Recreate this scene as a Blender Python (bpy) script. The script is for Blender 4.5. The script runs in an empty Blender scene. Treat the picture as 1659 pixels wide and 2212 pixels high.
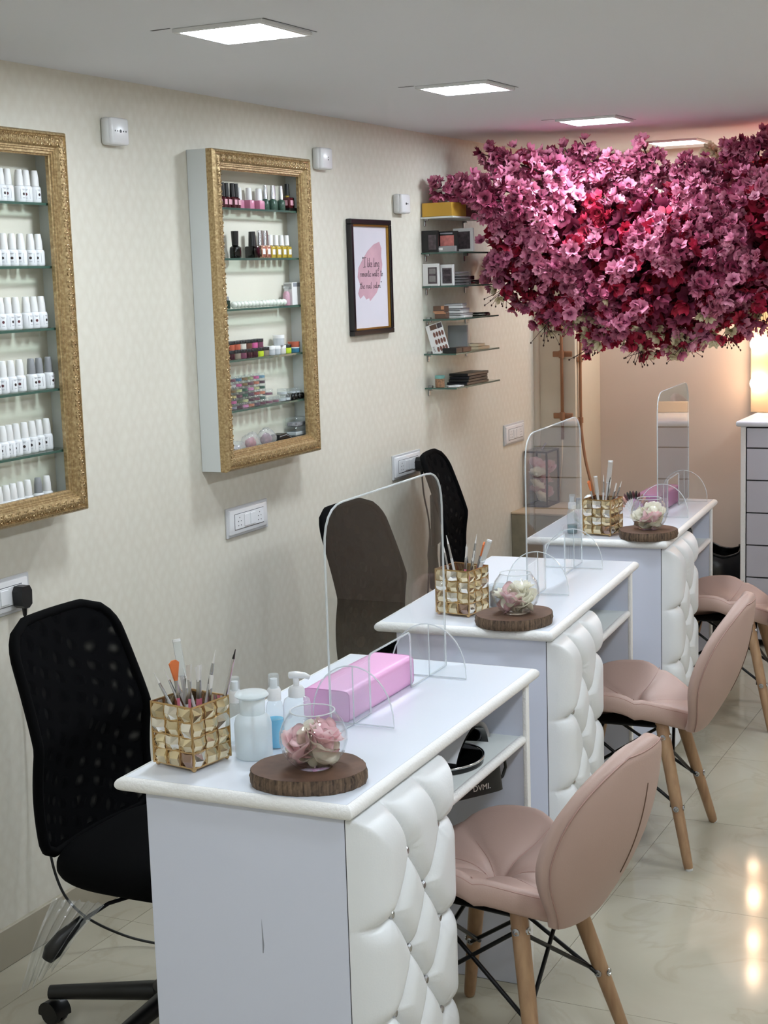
import bpy, bmesh, math, random
import numpy as np
from mathutils import Vector, Matrix

PI = math.pi
R = math.radians
rnd = random.Random(7)
scn = bpy.context.scene
COL = scn.collection

# ------------------------------------------------------------------ camera
def make_camera():
    yaw, pitch, roll = R(26.0726), R(8.765), R(-1.8316)
    f = Vector((-math.sin(yaw) * math.cos(pitch), math.cos(yaw) * math.cos(pitch), -math.sin(pitch)))
    r = Vector((math.cos(yaw), math.sin(yaw), 0))
    u = r.cross(f)
    r2 = r * math.cos(roll) + u * math.sin(roll)
    u2 = -r * math.sin(roll) + u * math.cos(roll)
    cam = bpy.data.cameras.new('camera')
    cam.sensor_fit = 'VERTICAL'
    cam.sensor_height = 36.0
    cam.lens = 3273.13 / 2212 * 36.0
    cam.clip_start = 0.05
    o = bpy.data.objects.new('camera', cam)
    COL.objects.link(o)
    m = Matrix((r2, u2, -f)).transposed().to_4x4()
    m.translation = Vector((2.441, 0, 1.66))
    o.matrix_world = m
    scn.camera = o
make_camera()

# ------------------------------------------------------------------ world, exposure
w = bpy.data.worlds.new('world')
scn.world = w
w.use_nodes = True
w.node_tree.nodes['Background'].inputs[0].default_value = (0.9, 0.95, 1, 1)
w.node_tree.nodes['Background'].inputs[1].default_value = 0.05
vs = scn.view_settings
vs.view_transform = 'Standard'
vs.look = 'None'
vs.exposure = 0.14
vs.gamma = 1.0
vs.use_curve_mapping = False
scn.cycles.transparent_max_bounces = 32
scn.cycles.max_bounces = 10
scn.cycles.diffuse_bounces = 5
scn.cycles.sample_clamp_indirect = 6

LED_STRENGTH = 86.0
LED_COLOR = (0.83, 0.92, 1.0)
BULB_STRENGTH = 42.0
BULB_COLOR = (1.0, 0.68, 0.45)

# ------------------------------------------------------------------ materials
def lin(h):
    h = h.lstrip('#')
    c = [int(h[i:i + 2], 16) / 255 for i in (0, 2, 4)]
    return tuple(((x + 0.055) / 1.055) ** 2.4 if x > 0.04045 else x / 12.92 for x in c) + (1,)

MATS = {}
class NT:
    def __init__(s, name):
        s.m = bpy.data.materials.new(name)
        s.m.use_nodes = True
        s.t = s.m.node_tree
        s.n = s.t.nodes
        s.bsdf = s.n['Principled BSDF']
        s.out = s.n['Material Output']
        MATS[name] = s.m
    def add(s, typ, **kw):
        nd = s.n.new(typ)
        for k, v in kw.items():
            setattr(nd, k, v)
        return nd
    def link(s, a, b):
        s.t.links.new(a, b)
    def val(s, node, inp, v):
        node.inputs[inp].default_value = v
        return node
    def math(s, op, a, b=None, c=None):
        nd = s.n.new('ShaderNodeMath'); nd.operation = op
        for i, v in enumerate((a, b, c)):
            if v is None: continue
            if isinstance(v, (int, float)): nd.inputs[i].default_value = v
            else: s.link(v, nd.inputs[i])
        return nd.outputs[0]
    def ramp(s, fac, stops):
        nd = s.n.new('ShaderNodeValToRGB')
        el = nd.color_ramp.elements
        while len(el) < len(stops): el.new(0.5)
        for e, (p, c) in zip(el, stops):
            e.position = p; e.color = c
        s.link(fac, nd.inputs[0])
        return nd.outputs[0]

def pm(name, col, rough=0.5, metal=0.0, spec=0.5, noise=None, bump=None, coat=0.0, emis=None):
    """principled material; noise=(scale, amount), bump=(scale, strength)"""
    s = NT(name)
    b = s.bsdf
    c = lin(col) if isinstance(col, str) else tuple(col) + (1,) if len(col) == 3 else col
    b.inputs['Base Color'].default_value = c
    b.inputs['Roughness'].default_value = rough
    b.inputs['Metallic'].default_value = metal
    b.inputs['Specular IOR Level'].default_value = spec
    b.inputs['Coat Weight'].default_value = coat
    if emis:
        b.inputs['Emission Color'].default_value = tuple(emis[0]) + (1,)
        b.inputs['Emission Strength'].default_value = emis[1]
    if noise or bump:
        tc = s.add('ShaderNodeTexCoord')
    if noise:
        n = s.add('ShaderNodeTexNoise')
        n.inputs['Scale'].default_value = noise[0]
        n.inputs['Detail'].default_value = 5
        s.link(tc.outputs['Object'], n.inputs['Vector'])
        a = noise[1]
        lo = tuple(x * (1 - a) for x in c[:3]) + (1,)
        hi = tuple(min(1, x * (1 + a)) for x in c[:3]) + (1,)
        s.link(s.ramp(n.outputs[0], [(0.3, lo), (0.7, hi)]), b.inputs['Base Color'])
    if bump:
        n2 = s.add('ShaderNodeTexNoise')
        n2.inputs['Scale'].default_value = bump[0]
        n2.inputs['Detail'].default_value = 4
        s.link(tc.outputs['Object'], n2.inputs['Vector'])
        bp = s.add('ShaderNodeBump')
        bp.inputs['Strength'].default_value = bump[1]
        bp.inputs['Distance'].default_value = 0.01
        s.link(n2.outputs[0], bp.inputs['Height'])
        s.link(bp.outputs[0], b.inputs['Normal'])
    return s.m

def clear(name, tint=(0.97, 0.98, 0.98), ior=1.45, rough=0.02, milk=0.0, milkcol=(0.9, 0.92, 0.93)):
    """see-through pane: transparent + Fresnel gloss (+ a little milkiness)"""
    s = NT(name)
    s.n.remove(s.bsdf)
    tr = s.add('ShaderNodeBsdfTransparent'); tr.inputs[0].default_value = tuple(tint) + (1,)
    gl = s.add('ShaderNodeBsdfGlossy'); gl.inputs['Roughness'].default_value = rough
    lw = s.add('ShaderNodeLayerWeight'); lw.inputs['Blend'].default_value = 0.5
    f0 = ((ior - 1) / (ior + 1)) ** 2
    fac = s.math('MULTIPLY_ADD', s.math('POWER', lw.outputs['Facing'], 5.0), 1 - f0, f0)
    mx = s.add('ShaderNodeMixShader')
    s.link(fac, mx.inputs[0]); s.link(tr.outputs[0], mx.inputs[1]); s.link(gl.outputs[0], mx.inputs[2])
    last = mx
    if milk > 0:
        df = s.add('ShaderNodeBsdfDiffuse'); df.inputs[0].default_value = tuple(milkcol) + (1,)
        m2 = s.add('ShaderNodeMixShader'); m2.inputs[0].default_value = milk
        s.link(mx.outputs[0], m2.inputs[1]); s.link(df.outputs[0], m2.inputs[2])
        last = m2
    s.link(last.outputs[0], s.out.inputs[0])
    return s.m

def emit(name, col, strength):
    s = NT(name)
    s.n.remove(s.bsdf)
    e = s.add('ShaderNodeEmission')
    e.inputs[0].default_value = tuple(col) + (1,); e.inputs[1].default_value = strength
    s.link(e.outputs[0], s.out.inputs[0])
    return s.m

def wallpaper():
    s = NT('wallpaper')
    tc = s.add('ShaderNodeTexCoord')
    sp = s.add('ShaderNodeSeparateXYZ'); s.link(tc.outputs['Object'], sp.inputs[0])
    wz = s.add('ShaderNodeTexNoise'); wz.inputs['Scale'].default_value = 9; wz.inputs['Detail'].default_value = 2
    s.link(tc.outputs['Object'], wz.inputs['Vector'])
    wp = s.math('MULTIPLY_ADD', wz.outputs[0], 0.06, -0.03)
    h = s.math('ADD', s.math('ADD', sp.outputs[0], sp.outputs[1]), wp)
    def tri(v, period, off):
        a = s.math('MULTIPLY_ADD', v, 1 / period, off)
        a = s.math('FRACT', a)
        a = s.math('SUBTRACT', a, 0.5)
        return s.math('ABSOLUTE', a)
    d1 = s.math('ADD', tri(h, 0.046, 0.0), tri(sp.outputs[2], 0.066, 0.0))
    d2 = s.math('ADD', tri(h, 0.046, 0.5), tri(sp.outputs[2], 0.066, 0.5))
    d = s.math('MINIMUM', d1, d2)
    nz = s.add('ShaderNodeTexNoise'); nz.inputs['Scale'].default_value = 38; nz.inputs['Detail'].default_value = 3
    s.link(tc.outputs['Object'], nz.inputs['Vector'])
    d = s.math('ADD', d, s.math('MULTIPLY_ADD', nz.outputs[0], 0.9, -0.45))
    col = s.ramp(d, [(0.02, lin('#DDD9CD')), (0.50, lin('#D8D3C6'))])
    big = s.add('ShaderNodeTexNoise'); big.inputs['Scale'].default_value = 1.6; big.inputs['Detail'].default_value = 3
    s.link(tc.outputs['Object'], big.inputs['Vector'])
    mx = s.add('ShaderNodeMix', data_type='RGBA', blend_type='MULTIPLY')
    mx.inputs['Factor'].default_value = 1
    s.link(col, mx.inputs['A'])
    s.link(s.ramp(big.outputs[0], [(0.3, (0.93, 0.93, 0.92, 1)), (0.7, (1, 1, 1, 1))]), mx.inputs['B'])
    s.link(mx.outputs['Result'], s.bsdf.inputs['Base Color'])
    s.link(s.math('MULTIPLY_ADD', d, 0.3, 0.42), s.bsdf.inputs['Roughness'])
    s.bsdf.inputs['Specular IOR Level'].default_value = 0.35
    bp = s.add('ShaderNodeBump'); bp.inputs['Strength'].default_value = 0.06; bp.inputs['Distance'].default_value = 0.004
    s.link(d, bp.inputs['Height']); s.link(bp.outputs[0], s.bsdf.inputs['Normal'])
wallpaper()

def marble():
    s = NT('marble_tile')
    tc = s.add('ShaderNodeTexCoord')
    oi = s.add('ShaderNodeObjectInfo')
    va = s.add('ShaderNodeVectorMath'); va.operation = 'ADD'
    s.link(tc.outputs['Object'], va.inputs[0]); s.link(oi.outputs['Location'], va.inputs[1])
    n = s.add('ShaderNodeTexNoise'); n.inputs['Scale'].default_value = 2.2; n.inputs['Detail'].default_value = 7
    n.inputs['Distortion'].default_value = 1.6
    s.link(va.outputs[0], n.inputs['Vector'])
    base = s.ramp(n.outputs[0], [(0.25, lin('#A19A88')), (0.5, lin('#ABA493')), (0.75, lin('#B1AB9B'))])
    v = s.math('ABSOLUTE', s.math('SUBTRACT', n.outputs[0], 0.5))
    vein = s.ramp(v, [(0.0, (0.80, 0.78, 0.74, 1)), (0.022, (1, 1, 1, 1))])
    mx = s.add('ShaderNodeMix', data_type='RGBA', blend_type='MULTIPLY'); mx.inputs['Factor'].default_value = 0.40
    s.link(base, mx.inputs['A']); s.link(vein, mx.inputs['B'])
    s.link(mx.outputs['Result'], s.bsdf.inputs['Base Color'])
    s.bsdf.inputs['Roughness'].default_value = 0.085
    s.bsdf.inputs['Specular IOR Level'].default_value = 0.27
marble()

def gold_frame():
    s = NT('gold_frame')
    tc = s.add('ShaderNodeTexCoord')
    n = s.add('ShaderNodeTexNoise'); n.inputs['Scale'].default_value = 140; n.inputs['Detail'].default_value = 6
    s.link(tc.outputs['Object'], n.inputs['Vector'])
    s.link(s.ramp(n.outputs[0], [(0.3, lin('#8E7450')), (0.55, lin('#B39A70')), (0.75, lin('#CDB88F'))]), s.bsdf.inputs['Base Color'])
    s.bsdf.inputs['Metallic'].default_value = 0.6
    s.bsdf.inputs['Roughness'].default_value = 0.34
    bp = s.add('ShaderNodeBump'); bp.inputs['Strength'].default_value = 0.35; bp.inputs['Distance'].default_value = 0.003
    s.link(n.outputs[0], bp.inputs['Height']); s.link(bp.outputs[0], s.bsdf.inputs['Normal'])
gold_frame()

def island(name, cols, rough=0.6, trans=0.0, sub=0.0):
    """colour picked at random for each loose piece"""
    s = NT(name)
    g = s.add('ShaderNodeNewGeometry')
    stops = [(i / max(1, len(cols) - 1), lin(c)) for i, c in enumerate(cols)]
    s.link(s.ramp(g.outputs['Random Per Island'], stops), s.bsdf.inputs['Base Color'])
    s.bsdf.inputs['Roughness'].default_value = rough
    s.bsdf.inputs['Specular IOR Level'].default_value = 0.3
    if trans:
        tl = s.add('ShaderNodeBsdfTranslucent')
        s.link(s.ramp(g.outputs['Random Per Island'], stops), tl.inputs[0])
        mx = s.add('ShaderNodeMixShader'); mx.inputs[0].default_value = trans
        s.link(s.bsdf.outputs[0], mx.inputs[1]); s.link(tl.outputs[0], mx.inputs[2])
        s.link(mx.outputs[0], s.out.inputs[0])
    return s.m

def petal(name, cols, heart):
    s = NT(name)
    g = s.add('ShaderNodeNewGeometry')
    at = s.add('ShaderNodeAttribute'); at.attribute_name = 'tip'
    stops = [(i / max(1, len(cols) - 1), lin(c)) for i, c in enumerate(cols)]
    body = s.ramp(g.outputs['Random Per Island'], stops)
    mx = s.add('ShaderNodeMix', data_type='RGBA')
    s.link(s.ramp(at.outputs['Fac'], [(0.12, (0, 0, 0, 1)), (0.75, (1, 1, 1, 1))]), mx.inputs['Factor'])
    mx.inputs['A'].default_value = lin(heart)
    s.link(body, mx.inputs['B'])
    s.link(mx.outputs['Result'], s.bsdf.inputs['Base Color'])
    s.bsdf.inputs['Roughness'].default_value = 0.55
    s.bsdf.inputs['Specular IOR Level'].default_value = 0.3
    tl = s.add('ShaderNodeBsdfTranslucent'); s.link(mx.outputs['Result'], tl.inputs[0])
    ms = s.add('ShaderNodeMixShader'); ms.inputs[0].default_value = 0.22
    s.link(s.bsdf.outputs[0], ms.inputs[1]); s.link(tl.outputs[0], ms.inputs[2])
    s.link(ms.outputs[0], s.out.inputs[0])

def mesh_fabric():
    s = NT('mesh_fabric')
    tc = s.add('ShaderNodeTexCoord')
    s.bsdf.inputs['Base Color'].default_value = (0.003, 0.003, 0.0035, 1)
    s.bsdf.inputs['Roughness'].default_value = 0.9
    s.bsdf.inputs['Specular IOR Level'].default_value = 0.04
    sp = s.add('ShaderNodeSeparateXYZ'); s.link(tc.outputs['Object'], sp.inputs[0])
    n = s.add('ShaderNodeTexNoise'); n.inputs['Scale'].default_value = 5; n.inputs['Detail'].default_value = 1
    s.link(tc.outputs['Object'], n.inputs['Vector'])
    ph = s.math('MULTIPLY', n.outputs[0], 9.0)
    a = s.math('SINE', s.math('ADD', s.math('MULTIPLY_ADD', sp.outputs[2], 130.0, s.math('MULTIPLY', sp.outputs[1], 60.0)), ph))
    b = s.math('SINE', s.math('ADD', s.math('MULTIPLY_ADD', sp.outputs[1], 110.0, s.math('MULTIPLY', sp.outputs[2], -45.0)), ph))
    ab = s.math('MULTIPLY', s.math('MULTIPLY_ADD', a, 0.5, 0.5), s.math('MULTIPLY_ADD', b, 0.5, 0.5))
    fac = s.math('MULTIPLY', s.math('POWER', ab, 1.6), 0.30)
    tr = s.add('ShaderNodeBsdfTransparent')
    mx = s.add('ShaderNodeMixShader')
    s.link(fac, mx.inputs[0]); s.link(s.bsdf.outputs[0], mx.inputs[1]); s.link(tr.outputs[0], mx.inputs[2])
    s.link(mx.outputs[0], s.out.inputs[0])
mesh_fabric()

def wood(name, c1, c2, scale=(30, 30, 4), rough=0.45):
    s = NT(name)
    tc = s.add('ShaderNodeTexCoord')
    mp = s.add('ShaderNodeMapping'); mp.inputs['Scale'].default_value = scale
    s.link(tc.outputs['Object'], mp.inputs[0])
    n = s.add('ShaderNodeTexNoise'); n.inputs['Scale'].default_value = 2.0; n.inputs['Detail'].default_value = 6
    s.link(mp.outputs[0], n.inputs['Vector'])
    s.link(s.ramp(n.outputs[0], [(0.3, lin(c1)), (0.7, lin(c2))]), s.bsdf.inputs['Base Color'])
    s.bsdf.inputs['Roughness'].default_value = rough
wood('beech_wood', '#8E6C50', '#A98866')
wood('bark', '#2E2119', '#7A6450', (90, 90, 6), 0.85)
wood('slice_face', '#4E382C', '#6A4D3C', (10, 10, 10), 0.7)

pm('ceiling_paint', '#DEDFE3', 0.9, bump=(40, 0.03))
pm('far_wall_paint', '#CDBCAC', 0.75, noise=(1.5, 0.05))
pm('pillar_paint', '#CFC6B2', 0.6, noise=(2.5, 0.06))
pm('side_wall_paint', '#D8D2C6', 0.85)
pm('grout', '#96907F', 0.9)
pm('skirting_tile', '#A49C8B', 0.25, noise=(3, 0.06))
pm('concrete', '#857C68', 0.9, noise=(9, 0.25), bump=(30, 0.3))
pm('ledge_plaster', '#B7A288', 0.85, noise=(6, 0.12))
pm('white_laminate', '#D3D7E6', 0.32, noise=(2, 0.02))
pm('white_top', '#E3E8F2', 0.22)
pm('white_beading', '#E9E8E6', 0.5, bump=(160, 0.25))
pm('white_paint', '#DCE0DE', 0.5)
pm('cabinet_white', '#CFD3D2', 0.5, noise=(3, 0.03))
pm('cabinet_back', '#DAD7C9', 0.7)
pm('white_leather', '#E4E6E8', 0.36, bump=(220, 0.06))
pm('dark_gap', '#2A2A2C', 0.8)
pm('gap_grey', '#5B5B5E', 0.8)
pm('white_plastic', '#E4E4E6', 0.25)
pm('offwhite_plastic', '#CDCDCB', 0.35)
pm('plate_grey', '#C9CACC', 0.3)
pm('black_plastic', '#0B0B0C', 0.4)
pm('black_cable', '#090909', 0.5)
pm('black_fabric', '#050506', 0.9, spec=0.08)
pm('black_gloss', '#060606', 0.08)
pm('gunmetal', '#222226', 0.35, metal=0.6)
pm('pink_leather', '#B0958B', 0.48, bump=(300, 0.05))
pm('pink_seam', '#A5837A', 0.6)
pm('black_metal', '#101012', 0.35, metal=0.4)
pm('steel', '#B9BABD', 0.25, metal=1.0)
pm('champagne_metal', '#C9A878', 0.22, metal=1.0)
pm('pink_vinyl', '#E4A8D2', 0.35)
pm('pink_vinyl_dark', '#C784B4', 0.4)
pm('mauve_vinyl', '#A56A90', 0.4)
pm('chest_front', '#BDBCC6', 0.4)
pm('brown_pipe', '#94694A', 0.45, noise=(8, 0.1))
pm('black_bag', '#050505', 0.3, bump=(14, 0.6))
pm('dark_bronze', '#4A3B33', 0.4, metal=0.7)
pm('gold_card', '#C79C3C', 0.3, metal=0.3)
pm('maroon', '#4A1218', 0.35)
pm('poster_black', '#131013', 0.3)
pm('poster_gold', '#A9813A', 0.3, metal=0.8)
pm('poster_paper', '#D3CFD8', 0.7, noise=(6, 0.03))
pm('poster_blush', '#C59CA8', 0.75, noise=(10, 0.12))
pm('ink', '#2A232B', 0.8)
pm('bottle_white', '#E7E9EC', 0.25)
pm('cap_white', '#E6E6E6', 0.4)
pm('cap_grey', '#8E9094', 0.3)
pm('cap_black', '#101011', 0.35)
pm('dot_dark', '#2A1C1C', 0.4)
pm('dot_maroon', '#5A2A30', 0.4)
pm('print_grey', '#8A8C94', 0.6)
pm('polish_maroon', '#4B1A22', 0.15)
pm('polish_pink', '#C9859F', 0.25)
pm('polish_green', '#223A30', 0.25)
pm('rose_gold', '#D9A68E', 0.18, metal=0.8)
pm('silver_cap', '#D5D5D8', 0.12, metal=1.0)
pm('oil_yellow', '#B49A3E', 0.12)
pm('label_white', '#E2E2E0', 0.6)
pm('label_pink', '#D79FAE', 0.5)
pm('pearl', '#DDE2D8', 0.2)
pm('green_glass_edge', '#3E5A50', 0.15)
pm('teal', '#6FA39C', 0.5)
pm('brown_card', '#5B4234', 0.5)
pm('tan_card', '#B98462', 0.5)
pm('cream_card', '#D8C4A4', 0.5)
pm('smoke_plastic', '#8E8A8E', 0.2)
pm('white_card', '#DEDDDC', 0.5)
pm('silver_card', '#9FA0A2', 0.25, metal=0.5)
pm('pinkish_print', '#C4756F', 0.4, noise=(60, 0.3))
pm('dark_print', '#4A4044', 0.35, noise=(80, 0.5))
pm('frost_white', '#E6EAEA', 0.35)
pm('blue_liquid', '#38B4DE', 0.1, emis=None)
pm('teal_liquid', '#5FA0AE', 0.1)
pm('orange_bristle', '#D2703A', 0.7)
pm('white_bristle', '#D9D6D2', 0.7)
pm('pink_handle', '#D77C92', 0.25)
pm('clear_handle', '#C9C8C8', 0.12)
pm('dark_handle', '#1A1516', 0.25)
pm('mirror', '#E8E8E8', 0.02, metal=1.0)
pm('vanity_board', '#C4AE8E', 0.5)
pm('socket_brass', '#8E8070', 0.4, metal=0.5)
pm('branch', '#3A2420', 0.8)
pm('leaf_dark', '#1D1A1C', 0.8)
clear('acrylic', (0.975, 0.985, 0.985), 1.42, 0.01)
clear('acrylic_edge', (0.9, 0.93, 0.95), 1.6, 0.05, milk=0.42)
clear('shelf_glass', (0.86, 0.93, 0.90), 1.5, 0.02)
clear('bowl_glass', (0.985, 0.99, 0.99), 1.36, 0.01)
clear('pvc', (0.92, 0.94, 0.94), 1.35, 0.06, milk=0.06)
clear('clear_bottle', (0.93, 0.96, 0.97), 1.35, 0.03, milk=0.18)
clear('frosted_bottle', (0.9, 0.95, 0.96), 1.35, 0.12, milk=0.45)
clear('wrap_film', (0.93, 0.94, 0.93), 1.7, 0.16, milk=0.16)
clear('lantern_glass', (0.975, 0.975, 0.97), 1.42, 0.02)
emit('led_light', LED_COLOR, LED_STRENGTH)
emit('bulb_light', BULB_COLOR, BULB_STRENGTH)
emit('added_red_lamp', (1.0, 0.12, 0.18), 30.0)
petal('petal_pink', ['#C2668A', '#D886A4', '#E49AB4', '#CC7694', '#EAACC0'], '#983860')
petal('petal_deep', ['#8E3454', '#A84A6C', '#BA5C7C', '#963858'], '#661C36')
petal('petal_red', ['#AE2444', '#CC3454', '#98203C', '#D8405C'], '#761024')
petal('petal_cream', ['#D8CCA8', '#E6DDBC', '#EDE6CC'], '#B8A878')
island('potpourri_cream', ['#FFFDF4', '#FDFAEE', '#FFFEFA'], 0.6, 0.45)
island('potpourri_pink', ['#F8D8DE', '#FBE6E8', '#F2C8D0'], 0.6, 0.45)
pm('crystal', '#D8C8A6', 0.03, metal=0.9)
pm('crystal_mauve', '#A38A7E', 0.04, metal=0.85)
pm('crystal_clear', '#F3EEE4', 0.03, metal=0.9)
pm('scuff', '#8F929C', 0.6)
pm('polish_speckle', '#3A5448', 0.3, noise=(420, 0.8))
pm('sw_lilac', '#6E6488', 0.5)

M = MATS

# ------------------------------------------------------------------ mesh helpers
class G:
    def __init__(s):
        s.bm = bmesh.new()
    def _add(s, verts, faces):
        vs_ = [s.bm.verts.new(v) for v in verts]
        out = []
        for f in faces:
            try:
                out.append(s.bm.faces.new([vs_[i] for i in f]))
            except ValueError:
                pass
        return vs_, out
    def box(s, x0, x1, y0, y1, z0, z1, bev=0.0, seg=2, mat=None):
        v = [(x, y, z) for x in (x0, x1) for y in (y0, y1) for z in (z0, z1)]
        f = [(0, 1, 3, 2), (4, 6, 7, 5), (0, 4, 5, 1), (2, 3, 7, 6), (0, 2, 6, 4), (1, 5, 7, 3)]
        vv, ff = s._add(v, f)
        if bev > 0:
            es = set(e for fa in ff for e in fa.edges)
            r = bmesh.ops.bevel(s.bm, geom=list(es), offset=bev, segments=seg, profile=0.5, affect='EDGES')
            vv = list({v for fa in r['faces'] for v in fa.verts} | {v for v in vv if v.is_valid})
        if mat is not None:
            bmesh.ops.transform(s.bm, matrix=mat, verts=[v for v in vv if v.is_valid])
        return s
    def cbox(s, c, d, bev=0.0, seg=2, rz=0.0, rx=0.0, ry=0.0):
        m = Matrix.Translation(c) @ Matrix.Rotation(rz, 4, 'Z') @ Matrix.Rotation(ry, 4, 'Y') @ Matrix.Rotation(rx, 4, 'X')
        h = [x / 2 for x in d]
        return s.box(-h[0], h[0], -h[1], h[1], -h[2], h[2], bev, seg, m)
    def lathe(s, prof, n=24, loc=(0, 0, 0), mat=None, sx=1.0, sy=1.0):
        """profile of (r, z); r=0 ends become poles"""
        rings = []
        verts, faces = [], []
        for r, z in prof:
            if r < 1e-6:
                rings.append([len(verts)]); verts.append((loc[0], loc[1], loc[2] + z))
            else:
                rings.append(list(range(len(verts), len(verts) + n)))
                for i in range(n):
                    a = 2 * PI * i / n
                    verts.append((loc[0] + sx * r * math.cos(a), loc[1] + sy * r * math.sin(a), loc[2] + z))
        for a, b in zip(rings[:-1], rings[1:]):
            for i in range(n):
                j = (i + 1) % n
                if len(a) == 1 and len(b) == 1: continue
                if len(a) == 1: faces.append((a[0], b[j], b[i]))
                elif len(b) == 1: faces.append((a[i], a[j], b[0]))
                else: faces.append((a[i], a[j], b[j], b[i]))
        if mat is not None:
            verts = [tuple(mat @ Vector(v)) for v in verts]
        s._add(verts, faces)
        return s
    def cyl(s, p0, p1, r0, r1=None, n=16):
        p0, p1 = Vector(p0), Vector(p1)
        r1 = r0 if r1 is None else r1
        d = p1 - p0
        m = Matrix.Translation(p0) @ d.to_track_quat('Z', 'Y').to_matrix().to_4x4()
        L = d.length
        return s.lathe([(0, 0), (r0, 0), (r1, L), (0, L)], n, mat=m)
    def ball(s, c, r, n=16, m=10, sz=1.0):
        pr = [(r * math.sin(PI * i / m), -r * sz * math.cos(PI * i / m)) for i in range(m + 1)]
        pr[0] = (0, -r * sz); pr[-1] = (0, r * sz)
        return s.lathe(pr, n, c)
    def tube(s, pts, r, n=8, closed=False):
        pts = [Vector(p) for p in pts]
        k = len(pts)
        rs = r if isinstance(r, (list, tuple)) else [r] * k
        verts, faces = [], []
        up = None
        for i, p in enumerate(pts):
            if closed: t = pts[(i + 1) % k] - pts[i - 1]
            else: t = pts[min(i + 1, k - 1)] - pts[max(i - 1, 0)]
            t.normalize()
            if up is None:
                up = Vector((0, 0, 1)) if abs(t.z) < 0.9 else Vector((1, 0, 0))
            a = t.cross(up).normalized()
            b = a.cross(t).normalized()
            up = b
            for j in range(n):
                an = 2 * PI * j / n
                verts.append(tuple(p + (a * math.cos(an) + b * math.sin(an)) * rs[i]))
        kk = k if closed else k - 1
        for i in range(kk):
            for j in range(n):
                a0 = i * n + j; a1 = i * n + (j + 1) % n
                b0 = ((i + 1) % k) * n + j; b1 = ((i + 1) % k) * n + (j + 1) % n
                faces.append((a0, a1, b1, b0))
        if not closed:
            faces.append(tuple(range(n))[::-1]); faces.append(tuple(range((k - 1) * n, k * n)))
        s._add(verts, faces)
        return s
    def grid(s, fn, nu, nv, closeu=False):
        verts = [tuple(fn(i / (nu if closeu else nu - 1), j / (nv - 1))) for i in range(nu) for j in range(nv)]
        faces = []
        for i in range(nu if closeu else nu - 1):
            for j in range(nv - 1):
                a = i * nv + j; b = ((i + 1) % nu) * nv + j
                faces.append((a, b, b + 1, a + 1))
        s._add(verts, faces)
        return s
    def prism(s, poly, axis, d0, d1):
        """extrude a 2-D polygon along an axis; poly in the other two axes"""
        def P(a, b, d):
            return {'x': (d, a, b), 'y': (a, d, b), 'z': (a, b, d)}[axis]
        n = len(poly)
        verts = [P(a, b, d0) for a, b in poly] + [P(a, b, d1) for a, b in poly]
        faces = [tuple(range(n)), tuple(range(n, 2 * n))] + [(i, (i + 1) % n, n + (i + 1) % n, n + i) for i in range(n)]
        s._add(verts, faces)
        return s
    def xf(s, m):
        bmesh.ops.transform(s.bm, matrix=m, verts=list(s.bm.verts))
        return s
    def mesh(s, name, mat, smooth=35):
        bm = s.bm
        bmesh.ops.recalc_face_normals(bm, faces=list(bm.faces))
        me = bpy.data.meshes.new(name)
        bm.to_mesh(me); bm.free()
        me.materials.append(M[mat])
        if smooth:
            for p in me.polygons: p.use_smooth = True
            if smooth < 180: me.set_sharp_from_angle(angle=R(smooth))
        return me
    def obj(s, name, mat, parent=None, smooth=35, **kw):
        return link(name, s.mesh(name, mat, smooth), parent, **kw)

def link(name, me, parent=None, loc=None, rz=None, label=None, cat=None, group=None, kind=None):
    o = bpy.data.objects.new(name, me)
    COL.objects.link(o)
    if parent is not None: o.parent = parent
    if loc is not None: o.location = loc
    if rz is not None: o.rotation_euler = (0, 0, rz)
    tag(o, label, cat, group, kind)
    return o

def tag(o, label=None, cat=None, group=None, kind=None):
    if label: o['label'] = label
    if cat: o['category'] = cat
    if group: o['group'] = group
    if kind: o['kind'] = kind
    return o

def thing(name, label, cat, loc=(0, 0, 0), rz=0.0, group=None):
    o = bpy.data.objects.new(name, None)
    COL.objects.link(o)
    o.empty_display_size = 0.05
    o.location = loc
    o.rotation_euler = (0, 0, rz)
    return tag(o, label, cat, group)

def copy_tree(o, parent=None, label=None, group=None, loc=None, rz=None):
    c = o.copy()
    COL.objects.link(c)
    c.parent = parent
    if label: c['label'] = label
    if group: c['group'] = group
    if loc is not None: c.location = loc
    if rz is not None: c.rotation_euler = (0, 0, rz)
    for ch in list(o.children):
        copy_tree(ch, c)
    return c

def text_mesh(txt, size, mat, depth=0.0004):
    cu = bpy.data.curves.new('text', 'FONT')
    cu.body = txt; cu.size = size; cu.extrude = depth
    o = bpy.data.objects.new('text', cu)
    COL.objects.link(o)
    bpy.context.view_layer.update()
    me = bpy.data.meshes.new_from_object(o.evaluated_get(bpy.context.evaluated_depsgraph_get()))
    bpy.data.objects.remove(o)
    me.materials.clear(); me.materials.append(M[mat])
    return me
# ================================================================== SETTING
CEIL = 2.205
XR, YN, YF = 3.45, -1.35, 7.0

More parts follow.
